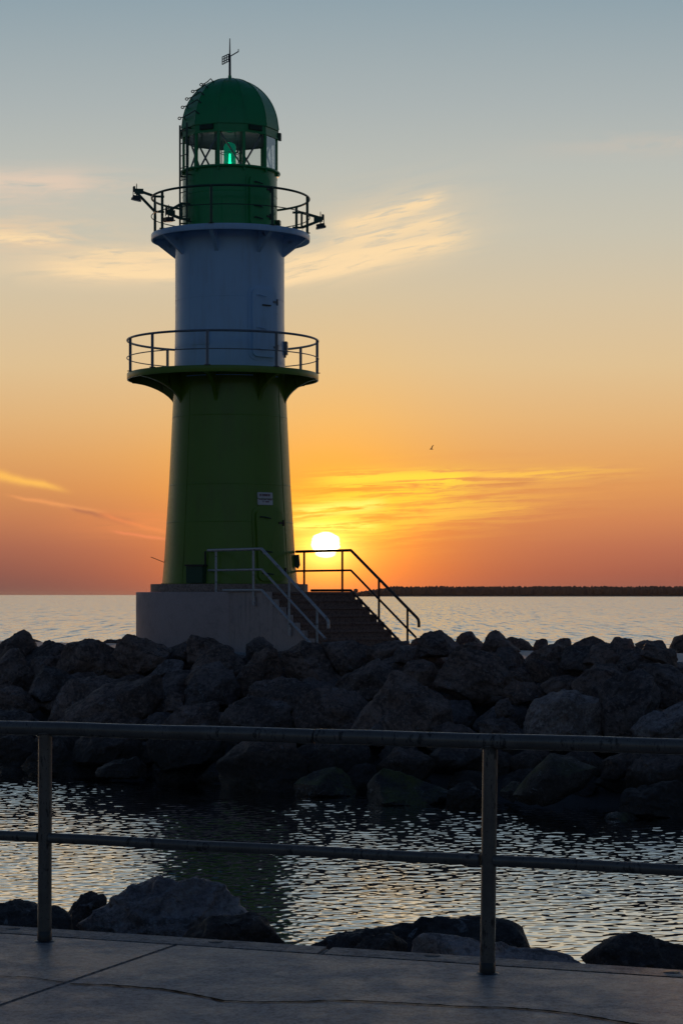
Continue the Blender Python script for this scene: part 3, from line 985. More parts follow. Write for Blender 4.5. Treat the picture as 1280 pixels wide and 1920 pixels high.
def flood_arm(a_post, base, tip, head_flip):
    """triangular steel arm with a small floodlight hung from its tip; base and tip in lantern coordinates"""
    base, tip = Vector(base), Vector(tip)
    d = Vector((tip.x - base.x, tip.y - base.y, 0)); dl_ = d.length; d.normalize()
    up = Vector((0, 0, 1))
    mb = MB()
    h = 0.36
    mb.bar(base + up * h / 2, base - up * h / 2, 0.05)
    mb.bar(base + up * h / 2, tip + up * 0.03, 0.05, 0.06)
    mb.bar(base - up * h / 2, tip - up * 0.03, 0.05, 0.06)
    mb.bar(tip - d * 0.16, tip + d * 0.05, 0.06, 0.12)
    mb.bar(base + up * h / 2 - d * 0.22, base + up * h / 2, 0.03, 0.05)
    mb.bar(base - up * h / 2 - d * 0.22, base - up * h / 2, 0.03, 0.05)
    arm = mb.build('floodlight_arm', M['darkgreen'], L, 30)
    mb = MB()
    mb.tube([tip + up * 0.0, tip + up * 0.15, tip + up * 0.19], [0.012, 0.012, 0.003], 6)
    mb.bar(tip + d * 0.03 + up * 0.05, tip + d * 0.08 + up * 0.05, 0.02, 0.14)
    mb.bar(tip + d * 0.08 + up * 0.1, tip + d * 0.08 - up * 0.1, 0.02)
    mb.bar(tip - up * 0.02, tip - up * 0.12, 0.03)
    c = tip - up * 0.15
    s = Vector((-d.y, d.x, 0))
    tl = (d * 0.97 + up * 0.2 * head_flip).normalized()
    mb.box(c, (0.2, 0.16, 0.07), ax=(tl, s, tl.cross(s)))
    mb.box(c - tl.cross(s) * 0.05, (0.24, 0.19, 0.03), ax=(tl, s, tl.cross(s)))
    fl = mb.build('floodlight', M['black'], arm, 30)
    mb = MB(); mb.box(c - tl.cross(s) * 0.068, (0.17, 0.13, 0.012), ax=(tl, s, tl.cross(s)))
    mb.build('floodlight_glass', M['plate'], arm, 30)
flood_arm(0, pol(rp(140), -82, zz(386)), pol(rp(174), -82, zz(363)), 1)
flood_arm(0, pol(rp(137), 102, zz(408)), pol(rp(172), 100, zz(406)), 1)
flood_arm(0, (rp(-85), -0.9, zz(408)), (rp(-108), -1.1, zz(413)), -0.5)
for a0, z0 in ((-70, 396), (112, 404)):
    p0 = pol(rp(144), a0, zz(z0))
    mb = MB(); mb.tube([p0 + Vector((0.02 * math.sin(3 * q), 0, -0.45 * q)) for q in (0, 0.3, 0.6, 1.0)], 0.008, 5)
    mb.build('cable', M['black'], g2)

# ---- lantern
rd = rp(88.5)
mb = MB(); mb.lathe([(rd, zz(450)), (rd, zz(418)), (rd, zz(372)), (rd, zz(338)), (rd, zz(326))], 96)
for y in (372,): mb.lathe([(rd, zz(y + 1)), (rd + 0.006, zz(y + .5)), (rd + 0.006, zz(y - .5)), (rd, zz(y - 1))], 96)
drum = mb.build('lantern_drum', M['green'], L, 50)
door(40, 344, 435, 0.55, lambda z: rd, M['green'], M['green'])
mb = MB(); mb.lathe([(rd - 0.05, zz(330)), (rp(93), zz(329)), (rp(94.5), zz(327.5)), (rp(94.5), zz(325.5)), (rp(93), zz(324.5)), (rp(84), zz(324.5)), (0.01, zz(326))], 96)
for k in range(12): radial_box(mb, rd - 0.01, rp(93), -10.5 + 30 * k, zz(334), zz(329), 0.03)
mb.build('sill', M['green'], L, 40)
RL = rp(91.5)
for k in range(12):
    mb = MB(); radial_box(mb, RL - 0.05, RL, -10.5 + 30.3 * 0 + 30 * k, zz(325), zz(263), 0.068)
    mb.build('mullion', M['green'], L, 30, 0.006)
mb = MB()
for k in range(12):
    a0, a1 = -10.5 + 30 * k + 1.0, -10.5 + 30 * (k + 1) - 1.0
    r = RL - 0.025
    mb.grid([[pol(r, a0, zz(325)), pol(r, a1, zz(325))], [pol(r, a0, zz(264)), pol(r, a1, zz(264))]])
mb.build('glazing', M['glass'], L, 0)
for k in range(12):
    a0, a1 = -10.5 + 30 * k, -10.5 + 30 * (k + 1)
    if k % 2: a0, a1 = a1, a0
    r = RL - 0.14
    mb = MB(); mb.bar(pol(r, a0, zz(262)), pol(r, a1, zz(327)), 0.03, 0.035)
    mb.build('brace', M['blue_grey'], L, 30)
# band with louvres, ceiling
mb = MB(); mb.lathe([(RL - 0.07, zz(264.5)), (RL + 0.012, zz(264.5)), (RL + 0.012, zz(262.5)), (RL, zz(262)), (RL, zz(247))], 12, a0=R(-10.5))
mb.build('lantern_band', M['green'], L, 20)
mb = MB(); mb.lathe([(RL - 0.06, zz(263.5)), (rp(50), zz(261)), (0.01, zz(260))], 48)
mb.build('ceiling', M['ceiling'], L, 60)
for k in range(6):
    a = 34.5 + 60 * k
    rr_ = RL * math.cos(R(15))
    mb = MB(); radial_box(mb, rr_ - 0.01, rr_ + 0.03, a, zz(259.5), zz(250), 0.36)
    for q in range(4):
        radial_box(mb, rr_ + 0.031, rr_ + 0.055, a, zz(258.6 - 2.2 * q), zz(257.4 - 2.2 * q), 0.34)
    mb.build('vent', M['darkgreen'], L, 30)
# faceted dome
mb = MB()
dp = [(rp(93.6), zz(249)), (rp(93.6), zz(247))]
for i in range(1, 19):
    q = i / 18 * PI / 2
    dp.append((max(0.02, rp(92.6) * math.cos(q)), zz(247) + rp(98.5) * math.sin(q)))
mb.lathe(dp, 12, a0=R(-10.5))
dome = mb.build('dome', M['green'], L, 20)
mb = MB(); mb.lathe([(0.12, zz(149.5)), (0.09, zz(147.5)), (0.04, zz(145.5)), (0.0401, zz(142))], 20)
mb.build('finial', M['green'], dome)
for k in range(12):     # raised standing seams between the dome sheets
    a = -10.5 + 30 * k
    mb = MB() if k == 0 else mb
    mb.tube([pol(r + 0.003, a, z) for r, z in dp[1:-1]], 0.009, 5)
mb.build('dome_seam', M['green'], dome)
def dome_r(y):
    s = min(1, max(0, (zz(y) - zz(247)) / rp(98.5)))
    return rp(92.6) * math.sqrt(1 - s * s)
for y in (163, 177, 192, 208, 229):
    r = dome_r(y) * 0.985
    z = zz(y)
    mb = MB()
    pts = [pol(r, -36, z), pol(r + 0.06, -40, z + 0.08), pol(r + 0.05, -50, z + 0.03), pol(r + 0.07, -60, z), pol(r + 0.09, -66, z)]
    mb.tube(pts, 0.013, 7)
    e = pol(r + 0.1, -70, z)
    mb.tube([e + Vector((0.034 * math.cos(q * PI / 5), 0.02 * math.sin(q * PI / 5), 0.034 * math.sin(q * PI / 5))) for q in range(10)], 0.012, 6, closed=True)
    mb.tube([pol(r, -64, z - 0.05), pol(r + 0.07, -60, z)], 0.011, 6)
    mb.build('climbing_rung', M['black'], dome, 40)
# ladder
mb = MB()
rl = rp(98)
for a in (-67.5, -51):
    mb.bar(pol(rl, a, zz(243)), pol(rl, a, zz(440)), 0.045, 0.03)
lad = mb.build('ladder', M['darkgreen'], L, 30)
for i in range(9):
    y = 255 + 22.8 * i
    mb = MB(); mb.tube([pol(rl, -67.5, zz(y)), pol(rl, -51, zz(y))], 0.012, 7)
    mb.build('ladder_rung', M['darkgreen'], lad, 60)
mb = MB()
for y in (252, 338, 425):
    for a in (-67.5, -51): mb.bar(pol(rp(88), a, zz(y)), pol(rl, a, zz(y)), 0.03, 0.03)
mb.build('ladder_stay', M['darkgreen'], lad, 30)
mb = MB(); radial_box(mb, RL, RL + 0.07, 84, zz(266), zz(252), 0.12); radial_box(mb, rd, rd + 0.1, 80, zz(445), zz(416), 0.16)
mb.build('conduit_box', M['darkgreen'], L, 30, 0.006)
# lamp
mb = MB(); mb.lathe([(0.001, zz(327)), (0.19, zz(326)), (0.19, zz(316)), (0.16, zz(313)), (0.16, zz(311))], 32)
mb.build('lamp_pedestal', M['darkgreen'], L, 40)
mb = MB(); mb.lathe([(0.145, zz(311)), (0.15, zz(305)), (0.142, zz(300)), (0.148, zz(290)), (0.143, zz(282)), (0.148, zz(276)), (0.12, zz(270.5)), (0.05, zz(267.5)), (0.001, zz(267))], 40)
lens = mb.build('lamp_lens', M['lens'], L, 60)
mb = MB()
mb.tube([(0.0, 0, zz(311)), (0.0, 0, zz(308)), (0, 0, zz(301)), (0, 0, zz(289)), (0, 0, zz(288))], [0.03, 0.045, 0.026, 0.022, 0.008], 12)
mb.build('lamp_bulb', M['lamp'], lens, 60)
mb = MB()
for sx in (-0.2, 0.2):
    mb.tube([(sx, 0.02, zz(326)), (sx, 0.02, zz(263))], 0.012, 6)
mb.lathe([(0.21, zz(288.6)), (0.225, zz(288)), (0.21, zz(287.4))], 32)
mb.build('lamp_frame', M['blue_grey'], L, 60)

# ---- weather vane
mb = MB(); mb.tube([(0, 0, zz(150)), (0, 0, zz(105)), (0, 0, zz(104)), (0, 0, zz(72))], [0.03, 0.026, 0.018, 0.01], 8)
van = mb.build('weather_vane', M['black'], L, 40)
va = Vector((0.8, 0.35, 0)).normalized()     # arrow tip to the right, flag to the left, tilted in view
def vp(x, y, dz=0.0):
    q = (x - 431.0) / 79.0
    return Vector((q, q * 1.5, zz(y) ))
mb = MB()
mb.bar(vp(433, 104), vp(445.6, 91.5), 0.022)
mb.bar(vp(446, 86.5), vp(446, 92), 0.02)
mb.build('vane_arrow', M['black'], van, 30)
mb = MB()
q0, q1 = vp(417.8, 120), vp(428.5, 108)
q2, q3 = vp(428.5, 101), vp(417.8, 111)
fl = [(418, 111.5), (429, 102), (429.5, 115.5), (418, 125.5)]
P = lambda u, v: vp(fl[0][0] + (fl[1][0] - fl[0][0]) * u, (fl[0][1] + (fl[1][1] - fl[0][1]) * u) * (1 - v) + (fl[3][1] + (fl[2][1] - fl[3][1]) * u) * v)
for i in range(4):
    mb.bar(P(i / 3, 0), P(i / 3, 1), 0.022)
    mb.bar(P(0, i / 3), P(1, i / 3), 0.02)
mb.bar(P(1, 0.5), vp(432, 106), 0.024)
mb.build('vane_flag', M['black'], van, 30)

# ------------------------------------------------------------------ concrete foundation with stairs
B = empty('concrete_foundation', (TX, TY, PATHZ))
tag(B, 'pale concrete drum foundation with a flight of steps under the lighthouse', 'foundation')
HB = PLAT - PATHZ
mb = MB(); mb.lathe([(rp(172), -0.3), (rp(172), HB - 0.012), (rp(171.2), HB - 0.002), (rp(170.5), HB), (0.5, HB)], 128, (rp(-3), 0))
mb.build('base_drum', M['drum'], B, 40)
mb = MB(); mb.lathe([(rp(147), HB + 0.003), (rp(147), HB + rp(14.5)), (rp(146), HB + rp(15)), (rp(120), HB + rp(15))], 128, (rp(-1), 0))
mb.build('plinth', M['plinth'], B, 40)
sd = Vector((math.sin(R(38)), -math.cos(R(38)), 0))     # direction the stairs go down
sw = Vector((math.cos(R(38)), math.sin(R(38)), 0))      # across, to the right
WID = 2.54
NS = 8
RISE = HB / NS
TR = 0.262
T0 = 3.2
def stair_prof(lip=0.0):
    out = [(1.2, HB + 0.002), (T0 + lip, HB + 0.002)]
    for i in range(NS - 1):
        z = HB - RISE * (i + 1)
        if lip: out += [(T0 + TR * i + lip, z + RISE - 0.05), (T0 + TR * i, z + RISE - 0.055)]
        out.append((T0 + TR * i, z)); out.append((T0 + TR * (i + 1) + lip, z))
    out.append((T0 + TR * (NS - 1), -0.3)); out.append((1.2, -0.3))
    return out
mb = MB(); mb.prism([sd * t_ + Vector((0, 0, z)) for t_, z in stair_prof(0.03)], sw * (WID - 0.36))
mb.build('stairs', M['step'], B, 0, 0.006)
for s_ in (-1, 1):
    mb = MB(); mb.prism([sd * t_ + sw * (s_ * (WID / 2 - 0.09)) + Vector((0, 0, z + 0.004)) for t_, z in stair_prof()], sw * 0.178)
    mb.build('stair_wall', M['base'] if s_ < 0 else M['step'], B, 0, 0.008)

def stair_railing(side, label):
    o = empty('stair_railing', (TX, TY, PATHZ))
    tag(o, label, 'railing', 'railings of the lighthouse stairs')
    st = M['steel'] if side < 0 else M['shaded_steel']
    w = sw * (side * (WID / 2 + (0.045 if side < 0 else -0.06)))
    up = Vector((0, 0, 1))
    slope = RISE / TR
    def rail(h, t_a, t_end, drop, r, name):
        P0 = sd * t_a + w + up * (HB + h)
        P1 = sd * (T0 - 0.1) + w + up * (HB + h)
        P2 = sd * t_end + w + up * (HB + h - slope * (t_end - T0 + 0.1))
        d1 = (P1 - P0).normalized(); d2 = (P2 - P1).normalized()
        pts = [P0, P1 - d1 * 0.05, P1 - d1 * 0.015, P1 + d2 * 0.015, P1 + d2 * 0.05, P2]
        if drop: pts += [P2 + d2 * 0.05 - up * 0.01, P2 + d2 * 0.075 - up * 0.06, P2 + d2 * 0.078 - up * 0.17]
        mb = MB(); mb.tube(pts, r, 10)
        mb.build(name, st, o, 50)
    rail(0.96, 1.0, 5.46, True, 0.034, 'handrail')
    rail(0.50, 1.02, 5.42, False, 0.026, 'knee_rail')
    rail(0.04, 1.6, 5.2, False, 0.03, 'toe_rail')
    for t_, drop in ((1.32, 0.0), (2.78, 0.28 if side < 0 else 0.0), (4.12, 0.28 if side < 0 else 0.1), (5.13, 0.3)):
        zt = HB + 0.96 - max(0, slope * (t_ - T0 + 0.1))
        zb = HB - max(0, slope * (t_ - T0 + 0.1)) - drop + (0.0 if t_ < 2 else 0.0)
        if t_ > 5: zb = 0.0
        mb = MB()
        mb.bar(sd * t_ + w + up * zb, sd * t_ + w + up * (zt - 0.02), 0.05)
        if side < 0 and 2 < t_ < 5: mb.box(sd * (t_ + 0.04) + w + sw * 0.0 + up * (zb + 0.08), (0.06, 0.05, 0.2), math.atan2(sd.y, sd.x))
        mb.build('railing_post', st, o, 30, 0.004)
stair_railing(-1, 'pale steel stair railing on the left of the steps, in front of the green tower')
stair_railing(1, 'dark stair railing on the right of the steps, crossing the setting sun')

# ------------------------------------------------------------------ boulders
def ico(sub):
    bm = bmesh.new(); bmesh.ops.create_icosphere(bm, subdivisions=sub, radius=1.0)
    V = np.array([v.co for v in bm.verts]); Fc = [[v.index for v in f.verts] for f in bm.faces]
    bm.free(); return V, Fc
ICO = {4: ico(4), 5: ico(5), 6: ico(6)}

def hull2d(pts):
    pts = sorted(set(pts))
    def half(ps):
        h = []
        for p in ps:
            while len(h) >= 2 and (h[-1][0] - h[-2][0]) * (p[1] - h[-2][1]) - (h[-1][1] - h[-2][1]) * (p[0] - h[-2][0]) <= 0: h.pop()
            h.append(p)
        return h
    a, b = half(pts), half(pts[::-1])
    return a[:-1] + b[:-1]

ROCKS = []
def boulder(poly, d, mat, seed, sub=4, depth=None, rough=1.0, sharp=60.0, grow=1.0, chip=(0.88, 1.0)):
    """a boulder at distance d whose outline from the promenade is about poly (photo pixels); real size and depth"""
    rng = random.Random(seed)
    xs = [p[0] for p in poly]; ys = [p[1] for p in poly]
    cx_ = (min(xs) + max(xs)) / 2 * 0.5 + sum(xs) / len(xs) * 0.5
    cy_ = (min(ys) + max(ys)) / 2 * 0.5 + sum(ys) / len(ys) * 0.5
    k = d / F
    P2 = [((x - cx_) * k, (cy_ - y) * k) for x, y in poly]
    H = hull2d(P2)
    w = max(p[0] for p in H) - min(p[0] for p in H); h = max(p[1] for p in H) - min(p[1] for p in H)
    size = math.sqrt(w * h)
    hd = (depth or 0.5 * size * rng.uniform(0.85, 1.25))
    planes = []
    H = [(a * grow, b * grow) for a, b in H]
    n = len(H)
    for i in range(n):
        (x0, z0), (x1, z1) = H[i], H[(i + 1) % n]
        ex, ez = (z1 - z0), -(x1 - x0)
        l = math.hypot(ex, ez)
        if l < 1e-5: continue
        ex, ez = ex / l, ez / l
        dist = ex * x0 + ez * z0
        if dist < 0.02 * size: dist = 0.02 * size
        if ez > 0.25: a, b = rng.uniform(10, 45), rng.uniform(10, 40)
        else: a, b = rng.uniform(4, 22), rng.uniform(8, 38)
        a, b = R(a), R(b)
        planes.append((Vector((ex * math.cos(a), -math.sin(a), ez * math.cos(a))), dist * math.cos(a)))
        planes.append((Vector((ex * math.cos(b), math.sin(b), ez * math.cos(b))), dist * math.cos(b)))
    for sy in (-1, 1):
        for q in range(4 if sy < 0 else 2):
            nv = Vector((rng.uniform(-0.85, 0.85), sy, rng.uniform(-0.4, 0.8))).normalized()
            planes.append((nv, hd * rng.uniform(0.62, 1.0)))
    for q in range(5 if chip else 0):      # broken corners
        nv = Vector((rng.uniform(-1, 1), rng.uniform(-1, 1), rng.uniform(-0.6, 1))).normalized()
        sup = min(dd / max(1e-3, nv.dot(pn)) for pn, dd in planes if nv.dot(pn) > 0.25) if any(nv.dot(pn) > 0.25 for pn, dd in planes) else size
        planes.append((nv, min(sup, size) * rng.uniform(*chip)))
    V, Fc = ICO[sub]
    acc = np.zeros(len(V))
    for nv, dd in planes:
        acc += np.clip(V @ np.array(nv) / dd, 0, None) ** sharp
    rad = acc ** (-1.0 / sharp)
    Pn = V * rad[:, None] * 1.015
    so = Vector((seed * 3.17 % 50, seed * 1.71 % 50, seed * 0.77 % 50))
    out = np.empty_like(Pn)
    fq = 1.5 / size
    for i in range(len(Pn)):
        p = Vector(Pn[i]); u = Vector(V[i])
        f1 = mnoise.fractal(p * fq + so, 0.9, 2.1, 5)
        f2 = 1 - abs(mnoise.noise(p * (fq * 2.6) + so)) * 2
        f3 = mnoise.fractal(p * (fq * 7) + so, 0.8, 2.0, 3)
        f4 = 1 - abs(mnoise.noise(p * (fq * 6.3) + so * 1.7)) * 2
        dsp = (0.05 * f1 + 0.028 * (f2 - 0.4) + 0.012 * f3 + 0.009 * (f4 - 0.4)) * size * rough
        out[i] = p + u * dsp
    me = bpy.data.meshes.new('boulder')
    me.from_pydata(out.tolist(), [], Fc)
    me.materials.append(mat)
    me.polygons.foreach_set('use_smooth', [True] * len(me.polygons))
    me.set_sharp_from_angle(angle=R(38))
    o = bpy.data.objects.new('boulder', me)
    COL.objects.link(o)
    o.location = px(cx_, cy_, d)
    ROCKS.append((o, cx_, cy_, w / h))
    return o

def slope_d(x, y):
    u, v = (x - CX) / F, (HY - y) / F
    d = 14.83 / (0.354 * (0.6 * u + 0.8) - v)
    dmax = (40.94 - 3.3) / (0.6 * u + 0.8)
    return min(d, dmax)
def sea_d(x, n=-4.3):
    return (40.94 - n) / (0.6 * (x - CX) / F + 0.8)

front = [
 [(-8,1236),(8,1206),(47,1186),(54,1197),(70,1222),(40,1250),(-8,1256)],
 [(80,1206),(93,1203),(117,1210),(127,1223),(125,1240),(60,1240),(67,1223)],
 [(130,1224),(137,1213),(173,1207),(190,1217),(240,1224),(230,1257),(213,1270),(143,1275),(107,1252)],
 [(230,1200),(243,1193),(263,1202),(313,1222),(333,1227),(320,1238),(267,1263),(233,1282),(223,1263),(226,1233)],
 [(0,1243),(20,1227),(38,1223),(50,1240),(67,1268),(60,1297),(7,1300),(-12,1273)],
 [(57,1235),(110,1233),(127,1238),(117,1265),(77,1270),(65,1268)],
 [(62,1300),(70,1277),(87,1255),(103,1257),(143,1277),(133,1300),(80,1318)],
 [(60,1327),(107,1295),(187,1256),(203,1260),(230,1283),(207,1313),(133,1340),(110,1355),(63,1355)],
 [(110,1350),(153,1320),(207,1293),(300,1265),(313,1277),(277,1313),(273,1352),(167,1366)],
 [(140,1337),(200,1302),(233,1313),(268,1353),(200,1372),(147,1364)],
 [(-12,1303),(23,1293),(43,1295),(70,1310),(63,1333),(20,1338),(-12,1325)],
 [(268,1263),(297,1247),(333,1230),(350,1230),(353,1238),(333,1262),(300,1270)],
 [(355,1240),(355,1200),(364,1195),(393,1202),(415,1213),(395,1245)],
 [(325,1226),(353,1207),(362,1232),(345,1240)],
 [(348,1267),(355,1250),(415,1212),(430,1217),(457,1262),(440,1295),(360,1290)],
 [(343,1323),(353,1277),(363,1260),(400,1247),(430,1263),(442,1293),(437,1320),(357,1330)],
 [(305,1335),(320,1297),(343,1307),(345,1335)],
 [(285,1360),(320,1335),(400,1318),(433,1320),(445,1370),(293,1374)],
 [(288,1372),(420,1360),(440,1400),(400,1424),(320,1440),(296,1412)],
 [(463,1237),(468,1210),(487,1196),(507,1205),(505,1230),(475,1250)],
 [(447,1280),(480,1230),(507,1207),(537,1215),(530,1245),(512,1280),(487,1292),(443,1303)],
 [(507,1260),(530,1230),(570,1210),(607,1206),(634,1243),(648,1270),(627,1286),(560,1284),(510,1282)],
 [(610,1209),(660,1205),(690,1220),(703,1240),(680,1266),(647,1270),(627,1243)],
 [(687,1212),(727,1206),(773,1207),(792,1220),(770,1238),(710,1243),(693,1228)],
 [(627,1293),(660,1260),(700,1235),(727,1257),(742,1273),(722,1307),(693,1316),(640,1303)],
 [(704,1243),(760,1230),(776,1237),(760,1270),(737,1276),(713,1257)],
 [(755,1272),(767,1247),(790,1243),(810,1250),(820,1282),(806,1312),(780,1300)],
 [(440,1303),(477,1283),(527,1277),(570,1283),(600,1305),(565,1327),(477,1332),(438,1325)],
 [(533,1326),(593,1300),(640,1293),(700,1315),(678,1360),(613,1374),(537,1372)],
 [(422,1330),(470,1318),(533,1327),(545,1372),(520,1395),(425,1390)],
 [(667,1378),(690,1323),(720,1297),(737,1273),(755,1270),(780,1288),(815,1315),(860,1340),(902,1378),(760,1392)],
 [(690,1372),(720,1347),(742,1367),(740,1395),(693,1395)],
 [(578,1395),(630,1382),(690,1385),(690,1432),(650,1446),(590,1448)],
 [(713,1443),(747,1407),(800,1413),(830,1440),(765,1470),(727,1464)],
 [(423,1400),(480,1386),(570,1390),(582,1450),(570,1484),(430,1480)],
 [(790,1400),(850,1392),(905,1402),(900,1442),(830,1440)],
 [(787,1210),(800,1188),(827,1185),(840,1197),(856,1210),(850,1228),(780,1226)],
 [(894,1232),(920,1190),(929,1187),(940,1195),(967,1219),(925,1238)],
 [(818,1262),(830,1235),(860,1222),(893,1238),(920,1233),(944,1260),(942,1303),(894,1310),(850,1298),(825,1288)],
 [(846,1217),(887,1209),(922,1224),(900,1244),(855,1240)],
 [(920,1226),(941,1215),(960,1220),(992,1247),(980,1264),(942,1262)],
 [(987,1270),(987,1243),(1000,1237),(1034,1243),(1080,1258),(1097,1270),(1040,1278)],
 [(944,1262),(980,1257),(1000,1273),(997,1288),(940,1288)],
 [(994,1280),(1040,1270),(1096,1272),(1058,1303),(1030,1300)],
 [(938,1286),(964,1280),(997,1282),(1028,1299),(1002,1316),(945,1318)],
 [(1040,1250),(1070,1217),(1137,1210),(1177,1213),(1175,1245),(1120,1260),(1058,1254)],
 [(1170,1212),(1220,1209),(1290,1232),(1290,1258),(1250,1250),(1187,1222)],
 [(1163,1242),(1173,1217),(1187,1215),(1223,1237),(1262,1252),(1210,1262),(1187,1268),(1168,1260)],
 [(1060,1250),(1087,1235),(1127,1218),(1148,1235),(1147,1249),(1100,1268)],
 [(1048,1303),(1100,1267),(1117,1252),(1173,1248),(1184,1272),(1142,1292),(1132,1322),(1087,1318)],
 [(972,1385),(979,1340),(1000,1320),(1054,1304),(1135,1323),(1132,1370),(1080,1390)],
 [(1131,1300),(1147,1283),(1187,1275),(1220,1252),(1226,1315),(1188,1382),(1141,1385)],
 [(1205,1255),(1233,1247),(1290,1270),(1300,1316),(1227,1324),(1214,1310)],
 [(1178,1385),(1220,1340),(1290,1316),(1310,1385),(1230,1396)],
 [(902,1355),(940,1347),(976,1355),(978,1385),(908,1385)],
 [(926,1318),(950,1312),(965,1335),(934,1345)],
 [(1112,1450),(1143,1417),(1203,1412),(1212,1430),(1154,1460)],
 [(1131,1500),(1187,1480),(1290,1463),(1300,1532),(1187,1530),(1135,1516)],
 [(1158,1445),(1212,1418),(1290,1406),(1300,1472),(1180,1482)],
 [(843,1480),(880,1473),(906,1490),(902,1524),(843,1522)],
 [(-12,1388),(40,1380),(72,1395),(75,1422),(30,1438),(-12,1440)],
 [(38,1440),(70,1410),(107,1393),(142,1427),(112,1448),(50,1450)],
 [(185,1444),(227,1425),(273,1418),(294,1450),(240,1458),(190,1456)],
 [(-12,1325),(25,1333),(64,1347),(62,1388),(-12,1388)],
 [(110,1385),(170,1372),(255,1376),(292,1400),(280,1425),(180,1432),(120,1420)],
]
front.append([(1000, 1262), (992, 1236), (1022, 1214), (1062, 1212), (1090, 1236), (1060, 1262)])
front.append([(1085, 1240), (1100, 1216), (1150, 1208), (1180, 1226), (1150, 1250)])
front.append([(690, 1232), (720, 1212), (800, 1210), (850, 1226), (800, 1250)])
pale = {11: 1, 50: 1, 53: 1}
moss = [
 [(535,1486),(547,1467),(607,1438),(667,1433),(688,1463),(676,1496),(580,1498),(535,1496)],
 [(668,1502),(693,1453),(720,1440),(760,1458),(856,1473),(850,1497),(793,1524),(680,1520)],
 [(948,1512),(964,1487),(1034,1413),(1107,1405),(1133,1433),(1094,1476),(1040,1502),(1000,1526),(967,1529)],
 [(1120,1548),(1137,1525),(1170,1521),(1226,1533),(1222,1556),(1134,1558)],
 [(930,1490),(964,1460),(985,1462),(962,1506)],
]
sea = [
 [(55,1199),(67,1196),(82,1207),(80,1218),(60,1218)],
 [(104,1209),(120,1204),(162,1202),(166,1212),(110,1216)],
 [(165,1207),(200,1198),(232,1197),(240,1212),(187,1220)],
 [(850,1202),(860,1187),(884,1183),(916,1200),(906,1214),(850,1214)],
 [(944,1199),(955,1192),(1000,1203),(996,1222),(955,1222)],
 [(985,1217),(1004,1200),(1024,1199),(1034,1217),(1024,1232),(992,1232)],
 [(1025,1210),(1040,1200),(1067,1197),(1073,1212),(1040,1230)],
 [(1062,1219),(1070,1203),(1097,1197),(1130,1189),(1134,1207),(1087,1224)],
 [(1133,1202),(1154,1193),(1180,1193),(1194,1205),(1154,1216)],
 [(1250,1212),(1263,1195),(1282,1186),(1300,1200),(1296,1228),(1250,1224)],
 [(1185,1208),(1205,1200),(1240,1200),(1258,1212),(1220,1222)],
 [(760,1208),(773,1195),(790,1196),(792,1212),(765,1216)],
 [(-14,1212),(5,1205),(30,1204),(36,1220),(-14,1224)],
]
ADJ = {}
for i, p in enumerate(front):
    xs = [q[0] for q in p]; ys = [q[1] for q in p]
    cx_, cy_ = sum(xs) / len(xs), sum(ys) / len(ys)
    boulder(p, slope_d(cx_, cy_ * 0.5 + max(ys) * 0.5), M['rock_pale'] if i in pale else M['rock'], 11 + i, sub=5, grow=1.2, rough=1.35, sharp=110.0)
NF = len(ROCKS)
for i, p in enumerate(moss):
    xs = [q[0] for q in p]; ys = [q[1] for q in p]
    boulder(p, slope_d(sum(xs) / len(xs), max(ys)) + 0.3, M['rock_moss'], 131 + i, rough=0.8)
NM = len(ROCKS)
for i, p in enumerate(sea):
    xs = [q[0] for q in p]
    ym = sum(q[1] for q in p) / len(p)
    p = [(x, y if y < ym else y + 16) for x, y in p]
    boulder(p, sea_d(sum(xs) / len(xs), -4.0 - 0.5 * (i % 2)), M['rock'], 171 + i)
NS_ = len(ROCKS)

rng = random.Random(77)
FILL = []
for row, y in enumerate((1252, 1290, 1330, 1372, 1415, 1455)):
    x = -70 + 25 * (row % 2)
    while x < 1350:
        w, h = rng.uniform(42, 70), rng.uniform(28, 42)
        yy = y + rng.uniform(-10, 10) + (x - 500) * 0.03
        n = 6
        poly = []
        a0 = rng.uniform(0, 6)
        for i in range(n):
            a = a0 + 2 * PI * i / n + rng.uniform(-0.3, 0.3)
            poly.append((x + w * math.cos(a) * rng.uniform(0.8, 1.1), yy + h * math.sin(a) * rng.uniform(0.8, 1.1)))
        FILL.append(boulder(poly, slope_d(x, yy + 10) + rng.uniform(0.9, 1.3), M['rock'], 400 + len(FILL)))
        x += rng.uniform(75, 110)
for o in FILL: tag(o, 'dark boulder wedged in a gap behind the larger boulders of the breakwater', 'boulder', 'boulders wedged in the gaps of the breakwater')
# labels for the breakwater boulders: row of the slope, place along it
ORD = ['first', 'second', 'third', 'fourth', 'fifth', 'sixth', 'seventh', 'eighth', 'ninth', 'tenth', 'eleventh', 'twelfth']
def shape_word(asp):
    return 'long low' if asp > 2.1 else 'broad' if asp > 1.35 else 'blocky' if asp > 0.85 else 'tall narrow'
def zone(x): return 0 if x < 300 else 1 if x < 700 else 2
ZW = ['left of the lighthouse', 'beneath the lighthouse', 'right of the lighthouse']
buckets = {}
for idx in range(NF):
    o, x, y, asp = ROCKS[idx]
    row = 0 if y < 1238 else 1 if y < 1272 else 2 if y < 1318 else 3 if y < 1388 else 4
    buckets.setdefault((row, zone(x)), []).append((x, idx))
RW = ['in the top row', 'in the second row', 'in the middle row', 'just above the near handrail', 'below the near handrail']
HAND = {21: 'largest flat-faced brown boulder at the foot of the stairs',
        30: 'big peaked boulder with a long right flank, under the middle of the breakwater',
        50: 'big pale grey boulder with a light flat face above the near handrail',
        0: 'pointed boulder rising highest at the far left of the breakwater',
        11: 'small pale wedge-shaped stone with a light top, left below the foundation'}
